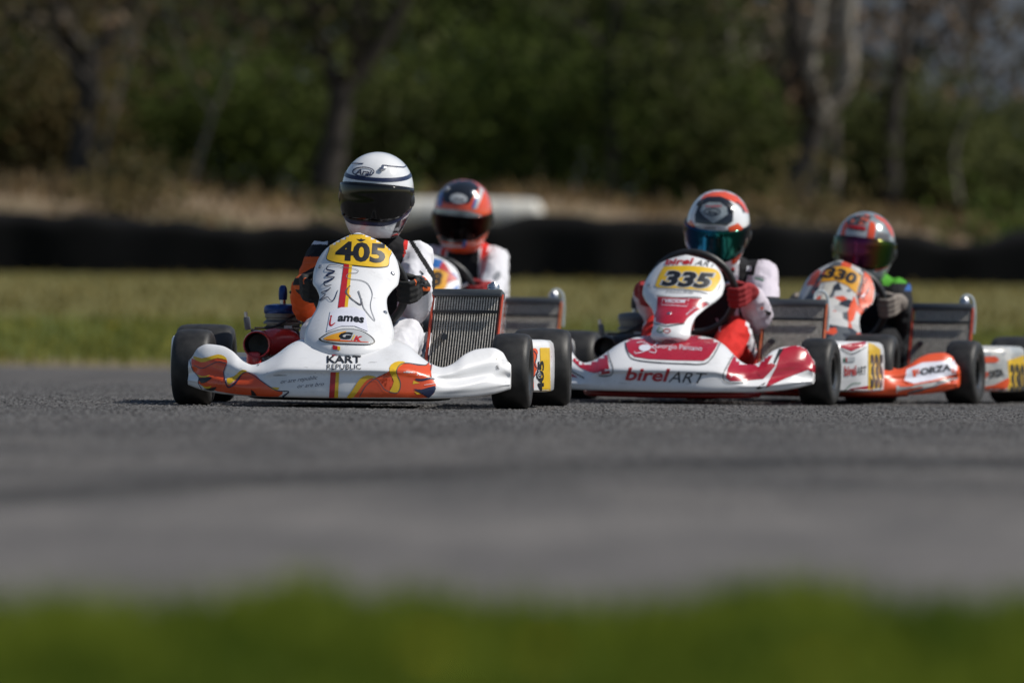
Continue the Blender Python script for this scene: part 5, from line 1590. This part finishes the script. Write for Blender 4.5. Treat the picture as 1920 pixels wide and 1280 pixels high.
    p.lay('sticker', poly_px(G2((1195, 640), (1208, 640), (1208, 690), (1195, 690))), DRED, 3, 3)
    p.lay('number_panel', poly_px(G2((1440, 480), (1500, 500), (1570, 550), (1590, 960), (1440, 990))), YELLOW, 1, 3)
    p.lay('number', text_px('335', 1631, 728, 24, 64, 0, .05), BLACKP, 2, 3)
    def pal(ident, tt, ce):
        mats = [SUITPK, SUITB, SUITR, GLOVER, SUITW]
        idx = np.zeros(len(ident), int)
        x, y, z = ce[:, 0], ce[:, 1], ce[:, 2]
        tor = ident == 0
        idx[tor] = 1
        idx[tor & (z > .52)] = 2
        idx[tor & (np.abs(x) > .09) & (z > .46)] = 1
        idx[tor & (np.abs(np.abs(x) - .09) < .008)] = 4
        for b in (10, 20):
            idx[(ident == b + 1) & (z > .50) & (np.abs(x) < .165)] = 1
            idx[(ident == b + 1) & (np.abs(z - .395) < .02)] = 1
            idx[np.isin(ident, (b + 3, b + 4, b + 5, b + 6))] = 3
            idx[(ident == b + 7)] = 2
            idx[(ident == b + 8)] = 2
            idx[(ident == b + 7) & (np.abs(x) > .195)] = 4
            idx[ident == b + 9] = 1
        return mats, idx
    hc = (.015, .80, .688)
    root, body, shift, inv = driver(K, 'driver in pale and red suit with red gloves and blue mirrored visor', hc, .505, pal, hand_dz=-.005,
                                    elbow=((-.185, .60, .335), (.218, .60, .325)), knee_z=.275, seed=2, sh_w=(.145, .168))
    body.lay('star', line_px(FF((1045, 875), (1070, 920), (1150, 930), (1090, 985), (1090, 1040)), 1.6, 0), STICKER, 3, 4)
    body.lay('suit_print', text_px('AB', 1398, 508, 12, 9, 5, .02), STICKER, 3, 4)
    body.lay('suit_print', line_px([(1415, 522), (1424, 524), (1432, 527)], 2.5), GREENP, 3, 4)
    body.lay('suit_print', line_px([(1413, 517), (1424, 518), (1434, 522)], 1.5), GREYP, 3, 4)
    body.lay('suit_print', ell_px(1428, 577, 2.5, 3), ORANGE, 3, 4)
    body.lay('suit_print', poly_px(FF((1620, 770), (1700, 800), (1690, 840), (1640, 830))), BLACKP, 3, 4)
    M = Matrix.Translation(hc) @ Matrix.Rotation(R(2), 4, 'Z') @ Matrix.Rotation(R(5), 4, 'Y') @ Matrix.Rotation(R(22), 4, 'X')
    vm = visor_mat('visor_blue_mirror', [(0, (.0, .0, .02)), (.22, (.004, .01, .10)), (.40, (.005, .05, .12)), (.52, (.01, .16, .26)), (.60, (.008, .13, .10)), (.75, (.003, .05, .035)), (.9, (.0, .006, .012)), (1, (0, 0, 0))])
    h, patch, lo, hi = helmet(root, M, HELW, vm, inv, shift)
    S = Surf(h, inv)
    hq = lambda *pp: [(1180 + a / 6.4, 340 + b / 6.4) for a, b in pp]
    S.lay('shell_graphic', poly_px(hq((860, 220), (900, 165), (1000, 130), (1150, 125), (1290, 180), (1380, 280), (1440, 400), (1400, 380), (1340, 300), (1230, 240), (1100, 185), (960, 185), (880, 230))), HELO, 1, 3)
    S.lay('shell_graphic', poly_px(hq((850, 230), (940, 190), (1080, 185), (1190, 230), (1250, 290), (1240, 480), (1170, 530), (1050, 520), (930, 520), (790, 500), (790, 400), (830, 300))), HELB, 2, 3)
    S.lay('shell_graphic', poly_px(hq((880, 290), (960, 255), (1090, 260), (1180, 330), (1190, 390), (1120, 440), (1010, 505), (900, 420), (850, 360))), HELS, 3, 3)
    S.lay('shell_graphic', poly_px(hq((700, 500), (740, 460), (790, 530), (770, 600), (705, 560))), HELO, 2, 3)
    S.lay('shell_graphic', poly_px(hq((1180, 555), (1300, 500), (1360, 560), (1280, 640), (1215, 640))), HELO, 2, 3)
    S.lay('shell_graphic', line_px(hq((1280, 250), (1350, 320), (1370, 380)), 2), HELB, 2, 3)
    S.lay('shell_graphic', poly_px(hq((1400, 880), (1340, 980), (1220, 990), (1240, 900), (1330, 840))), HELO, 1, 3)
    S.lay('shell_graphic', poly_px(hq((800, 530), (1000, 525), (1160, 560), (1150, 595), (1000, 590), (810, 575))), LGREY, 2, 3)
    S.lay('logo', text_px('ARAI', 1320, 429, 22, 4.5, 2, .02), HELB, 3, 3)
    S.lay('logo_border', line_px([(1336 + 15 * math.cos(t), 398 + 6.5 * math.sin(t)) for t in np.linspace(0, 6.283, 25)], 1.8, 0), HELB, 4, 3)
    S.lay('logo', text_px('Arai', 1325, 402, 22, 8, 4, .02, .3), HELB, 4, 3)
    S.lay('logo', text_px('birelART', 1324, 389, 30, 3.5, 1, .02), DRED, 4, 3)
    for (px, py) in ((1369, 394), (1313, 382)):
        hh = S.hit(px, py)
        if hh:
            q = hh[1].to_track_quat('Z', 'Y').to_matrix()
            MB().box(hh[0] + hh[1] * .004, (.022, .026, .010), q, bev=.004).build('vent', HELB, h)
    # wheel rim colour marks
    return K
K335 = kart_335()

# ------------------------------------------------------------------ kart three: orange and silver, number 330
def g3(x, y): return (1480 + x / 4.925, 380 + y / 4.925)
def G3(*p): return [g3(*q) for q in p]
def g4(x, y): return (1620 + x / 5.12, 530 + y / 5.12)
def G4(*p): return [g4(*q) for q in p]

def kart_330():
    K = make_kart('orange and silver kart number 330 at the right edge', (1.285, 22.85), R(13), dict(), [(a - .018, b, c * 1.05) for a, b, c in F405], CAMO2, FORANGE, SILV,
                  frame=FRAMER, rod=mat('red_rod', (.55, .07, .03), .3), hose=True, head=GREYPL, box=BLACK, plug=BLACK, steer=R(-4), cap_side=1, zpod=(.05, .235), pod_out=.68, wdz=-.03)
    n, f, p = K['nose'], K['fair'], K['pod']
    n.lay('panel', poly_px(G4((370, 950), (400, 830), (560, 750), (800, 690), (930, 700), (985, 770), (1020, 1040), (900, 1000), (890, 760), (560, 770), (420, 830), (400, 930))), FORANGE, 1, 2)
    n.lay('panel', poly_px(G4((385, 940), (410, 835), (560, 768), (860, 745), (890, 800), (880, 870), (680, 930), (480, 970))), STICKER, 2, 5)
    n.lay('panel_line', line_px(G4((375, 945), (480, 975), (680, 935), (890, 875), (960, 760)), 2), FORANGE, 3, 5)
    n.lay('lettering', text_px('F', 1712, 707, 13, 13, -9, .05), FORANGE, 3, 4)
    n.lay('lettering', text_px('ORZA', 1726, 704, 57, 13, -9, .04, .15), BLACKP, 3, 4)
    for i, (a, b) in enumerate((((320, 1050), (560, 1000)), ((420, 1060), (700, 990)), ((560, 1040), (880, 960)), ((640, 1070), (900, 1010)), ((340, 990), (480, 985)), ((700, 960), (890, 915)))):
        n.lay('panel_line', line_px(G4(a, ((a[0] + b[0]) / 2, (a[1] + b[1]) / 2), b), [3.5, 4.5, 2]), FORANGE if i % 2 == 0 else MIDGREY, 2, 5)
    n.lay('panel', poly_px(G4((310, 990), (430, 985), (640, 960), (900, 900), (900, 925), (700, 985), (500, 1030), (310, 1060))), SILV, 1, 4)
    n.lay('panel', poly_px(G4((915, 840), (945, 820), (935, 880), (912, 880))), BLACKP, 3, 5)
    # fairing
    f.lay('number_plate', poly_px(G3((290, 735), (360, 600), (470, 590), (560, 605), (665, 680), (615, 840), (540, 770), (430, 720)), 1), AMBER, 2, 4)
    f.lay('number', text_px('330', 1543, 521.5, 62, 22, 14, .05, .15, arc=3), BLACKP, 3, 3)
    f.lay('panel', poly_px(G3((200, 880), (260, 700), (330, 610), (390, 580), (350, 640), (290, 735), (240, 890))), CAMO, 1, 4)
    f.lay('panel', poly_px(G3((690, 640), (740, 680), (780, 790), (760, 960), (690, 1010), (640, 940), (700, 960), (745, 850), (740, 740))), FORANGE, 2, 4)
    f.lay('panel', poly_px(G3((640, 650), (720, 700), (740, 800), (700, 900), (640, 930), (620, 850), (660, 720))), CAMO, 2, 4)
    f.lay('panel', poly_px(G3((650, 880), (700, 830), (690, 870))), STICKER, 3, 4)
    f.lay('panel', poly_px(G3((500, 545), (600, 560), (640, 600), (560, 585))), FORANGE, 2, 4)
    f.lay('panel', poly_px(G3((540, 1000), (600, 860), (630, 960), (590, 1090), (545, 1110))), FORANGE, 2, 4)
    f.lay('panel', poly_px(G3((330, 740), (420, 730), (390, 830), (350, 900), (290, 900))), mat('cream_print', (.6, .57, .5), .35), 2, 4)
    for q in ((1592, 545), (1643, 560), (1640, 500)): bolt(f, *q)
    # pod
    p.lay('panel', poly_px(G4((1130, 710), (1260, 705), (1300, 740), (1270, 765), (1130, 770))), FORANGE, 1, 4)
    p.lay('panel', poly_px(G4((1135, 1000), (1250, 980), (1390, 910), (1400, 950), (1330, 1090), (1280, 1100), (1320, 1000), (1140, 1060))), FORANGE, 1, 4)
    p.lay('panel_line', line_px(G4((1140, 1090), (1240, 1060), (1340, 1020)), 3), MIDGREY, 2, 4)
    p.lay('lettering', text_px('F', 1845, 710, 9, 12, -6, .05), FORANGE, 2, 3)
    p.lay('lettering', text_px('ORZA', 1855, 709, 27, 14, -10, .04, .1), BLACKP, 2, 3)
    p.lay('number_panel', poly_px([(1889, 676), (1925, 664), (1925, 750), (1885, 752), (1892, 715)]), YELLOW, 1, 3)
    p.lay('number', text_px('330', 1893, 740, 28, 58, 0, .05), BLACKP, 2, 3)
    def pal(ident, tt, ce):
        mats = [SUITB, SUITG, SUITBL, GLOVEG]
        idx = np.zeros(len(ident), int)
        x, y, z = ce[:, 0], ce[:, 1], ce[:, 2]
        idx[(ident == 0) & (z > .48) & (np.abs(x) > .07)] = 1
        for b in (10, 20):
            idx[(ident == b + 1) & (z > .49) & (np.abs(x) < .16)] = 1
            idx[(ident == b + 1) & (np.abs(z - .475) < .016) & (np.abs(x) > .165)] = 2
            idx[np.isin(ident, (b + 3, b + 4, b + 5, b + 6))] = 3
        return mats, idx
    hc = (-.005, .80, .640)
    root, body, shift, inv = driver(K, 'driver in black suit with green shoulders and silver and red helmet', hc, .455, pal, hand_dz=-.03,
                                    elbow=((-.19, .60, .30), (.16, .60, .30)), knee_z=.25, seed=3, sh_w=(.15, .118))
    M = Matrix.Translation(hc) @ Matrix.Rotation(R(4), 4, 'Z') @ Matrix.Rotation(R(6), 4, 'Y') @ Matrix.Rotation(R(2), 4, 'X')
    vm = visor_mat('visor_magenta_mirror', [(0, (.0, .03, .02)), (.15, (.01, .11, .06)), (.28, (.04, .06, .03)), (.42, (.07, .015, .03)), (.56, (.10, .012, .06)), (.66, (.13, .05, .02)), (.74, (.04, .07, .01)), (.85, (.005, .04, .005)), (1, (0, .01, 0))])
    h, patch, lo, hi = helmet(root, M, HELS, vm, inv, shift)
    S = Surf(h, inv)
    S.lay('shell_graphic', poly_px(G3((470, 310), (500, 200), (530, 160), (540, 210), (515, 310))), HELO, 1, 3)
    S.lay('shell_graphic', poly_px(G3((715, 350), (745, 170), (790, 190), (800, 230), (775, 360))), HELO, 1, 3)
    S.lay('shell_graphic', poly_px(G3((780, 110), (870, 150), (950, 240), (960, 330), (940, 300), (880, 190), (800, 140))), HELO, 1, 3)
    S.lay('shell_graphic', poly_px(G3((530, 190), (560, 140), (700, 100), (760, 130), (740, 160), (700, 210), (560, 200))), CAMO, 1, 3)
    S.lay('shell_graphic', poly_px(G3((545, 205), (700, 225), (710, 262), (600, 250), (540, 228))), DRED, 3, 3)
    S.lay('shell_graphic', poly_px(G3((520, 250), (600, 255), (715, 270), (710, 330), (520, 305))), LGREY, 2, 3)
    S.lay('shell_graphic', poly_px(G3((800, 350), (830, 270), (920, 290), (925, 350), (880, 370))), MIDGREY, 1, 3)
    S.lay('shell_graphic', poly_px(G3((960, 400), (950, 520), (900, 600), (790, 640), (790, 600), (850, 570), (920, 490))), HELO, 1, 3)
    S.lay('logo', text_px('SPARCO', 1592, 432, 28, 5, 6, .02), BLACKP, 4, 3)
    return K
K330 = kart_330()

# ------------------------------------------------------------------ kart four: blue and red, number ending in 8
def g5(x, y): return (780 + x / 10.667, 460 + y / 10.667)
def G5(*p): return [g5(*q) for q in p]
def g6(x, y): return (760 + x / 6.0, 320 + y / 6.0)
def G6(*p): return [g6(*q) for q in p]

def kart_8():
    K = make_kart('blue and red kart with amber number plate furthest back behind the leading kart', (-.385, 23.75), R(12), dict(), F405, WHITE, WHITE, WHITE,
                  frame=FRAMER, rod=COPPER, hose=True, head=GREYPL, box=BLACK, plug=BLACK, steer=R(-3), cap_side=1, zpod=(.05, .245), rad_kw=dict(ztop=.405))
    f, p = K['fair'], K['pod']
    f.lay('number_plate', poly_px([(765, 505), (800, 503), (835, 508), (841, 520), (838, 535), (826, 545), (780, 546), (760, 540)], 2), AMBER, 2, 4)
    f.lay('number', text_px('8', 807, 537, 21, 28, 4, .05, .15), BLACKP, 3, 3)
    f.lay('panel', poly_px([(760, 480), (795, 480), (830, 488), (828, 503), (795, 500), (760, 500)]), BLUEP, 1, 4)
    f.lay('panel', poly_px(G5((460, 480), (530, 320), (600, 400), (700, 560), (830, 680), (600, 760), (650, 560))), DRED, 3, 4)
    f.lay('panel', poly_px(G5((690, 540), (760, 560), (840, 640), (830, 700), (740, 640))), BLUEP, 2, 4)
    f.lay('panel', poly_px(G5((700, 900), (830, 780), (860, 860), (800, 940))), BLUEP, 2, 4)
    p.lay('panel', poly_px([(1040, 615), (1160, 615), (1160, 690), (1040, 690)]), AMBER, 1, 4)
    def pal(ident, tt, ce):
        mats = [SUITW, SUITR, SUITB, GLOVER, SUITBL]
        idx = np.zeros(len(ident), int)
        x, y, z = ce[:, 0], ce[:, 1], ce[:, 2]
        idx[(ident == 0) & (np.abs(x) < .07)] = 2
        idx[(ident == 0) & (np.abs(np.abs(x) - .09) < .012)] = 1
        for b in (10, 20):
            idx[(ident == b + 1) & (np.abs(np.abs(x) - .105) < .007)] = 1
            idx[(ident == b + 2) & (np.abs(z - .40) < .008)] = 1
            idx[np.isin(ident, (b + 3, b + 4, b + 5, b + 6))] = 3
            idx[ident == b + 7] = 2
        return mats, idx
    hc = (.0, .80, .775)
    root, body, shift, inv = driver(K, 'driver in white suit with red gloves and black and orange helmet behind the leader', hc, .58, pal, hand_dz=.01,
                                    elbow=((-.20, .60, .41), (.165, .60, .41)), knee_z=.26, seed=4, sh_w=(.15, .12))
    body.lay('suit_print', text_px('sabelt', 907, 484, 17, 5, 3, .03), GREYP, 3, 4)
    body.lay('suit_print', ell_px(932, 518, 6, 9, ang=30), GREYP, 3, 4)
    M = Matrix.Translation(hc) @ Matrix.Rotation(R(8), 4, 'Z') @ Matrix.Rotation(R(2), 4, 'Y') @ Matrix.Rotation(R(17), 4, 'X')
    vm = visor_mat('visor_amber_smoke', [(0, (.05, .02, .0)), (.2, (.06, .006, .003)), (.35, (.006, .003, .003)), (.6, (.004, .003, .003)), (.78, (.05, .006, .003)), (.9, (.06, .04, .004)), (1, (.02, .01, .0))])
    h, patch, lo, hi = helmet(root, M, HELO, vm, inv, shift, vis=(-.075, .022))
    S = Surf(h, inv)
    S.lay('shell_graphic', poly_px(G6((400, 170), (520, 100), (680, 95), (780, 140), (830, 190), (780, 280), (720, 370), (580, 380), (430, 360), (420, 260))), HELB, 1, 3)
    S.lay('shell_graphic', poly_px(G6((420, 180), (425, 260), (410, 400), (370, 400), (375, 280))), HELBL, 2, 3)
    S.lay('shell_graphic', poly_px(G6((830, 180), (880, 220), (850, 320), (800, 430), (750, 430), (780, 320), (830, 240))), LGREY, 2, 3)
    S.lay('shell_graphic', poly_px(G6((785, 300), (810, 320), (775, 420), (750, 420))), HELBL, 3, 3)
    S.lay('shell_graphic', poly_px(G6((330, 430), (420, 430), (720, 455), (860, 500), (850, 550), (700, 520), (420, 490), (320, 480))), HELS, 2, 3)
    S.lay('shell_graphic', poly_px(G6((380, 700), (640, 710), (650, 820), (520, 815), (400, 790))), HELB, 2, 3)
    S.lay('shell_graphic', line_px(G6((320, 640), (500, 680), (650, 700), (800, 680)), 3), HELS, 3, 3)
    S.lay('shell_graphic', line_px(G6((345, 650), (360, 760), (390, 850)), 5), HELBL, 2, 3)
    S.lay('shell_graphic', line_px(G6((680, 720), (670, 800), (650, 860)), 6), HELBL, 2, 3)
    S.lay('shell_graphic', line_px(G6((400, 830), (520, 845), (640, 850)), 4), LGREY, 2, 3)
    S.lay('logo', ell_px(860, 373, 16, 9, ang=5), LGREY, 3, 3)
    S.lay('logo', text_px('Arai', 849, 377, 22, 8, 5, .02, .3), MIDGREY, 4, 3)
    for (px, py) in ((886, 362), (838, 356)):
        hh = S.hit(px, py)
        if hh:
            q = hh[1].to_track_quat('Z', 'Y').to_matrix()
            MB().box(hh[0] + hh[1] * .004, (.022, .02, .010), q, bev=.004).build('vent', STEEL, h)
    return K
K8 = kart_8()
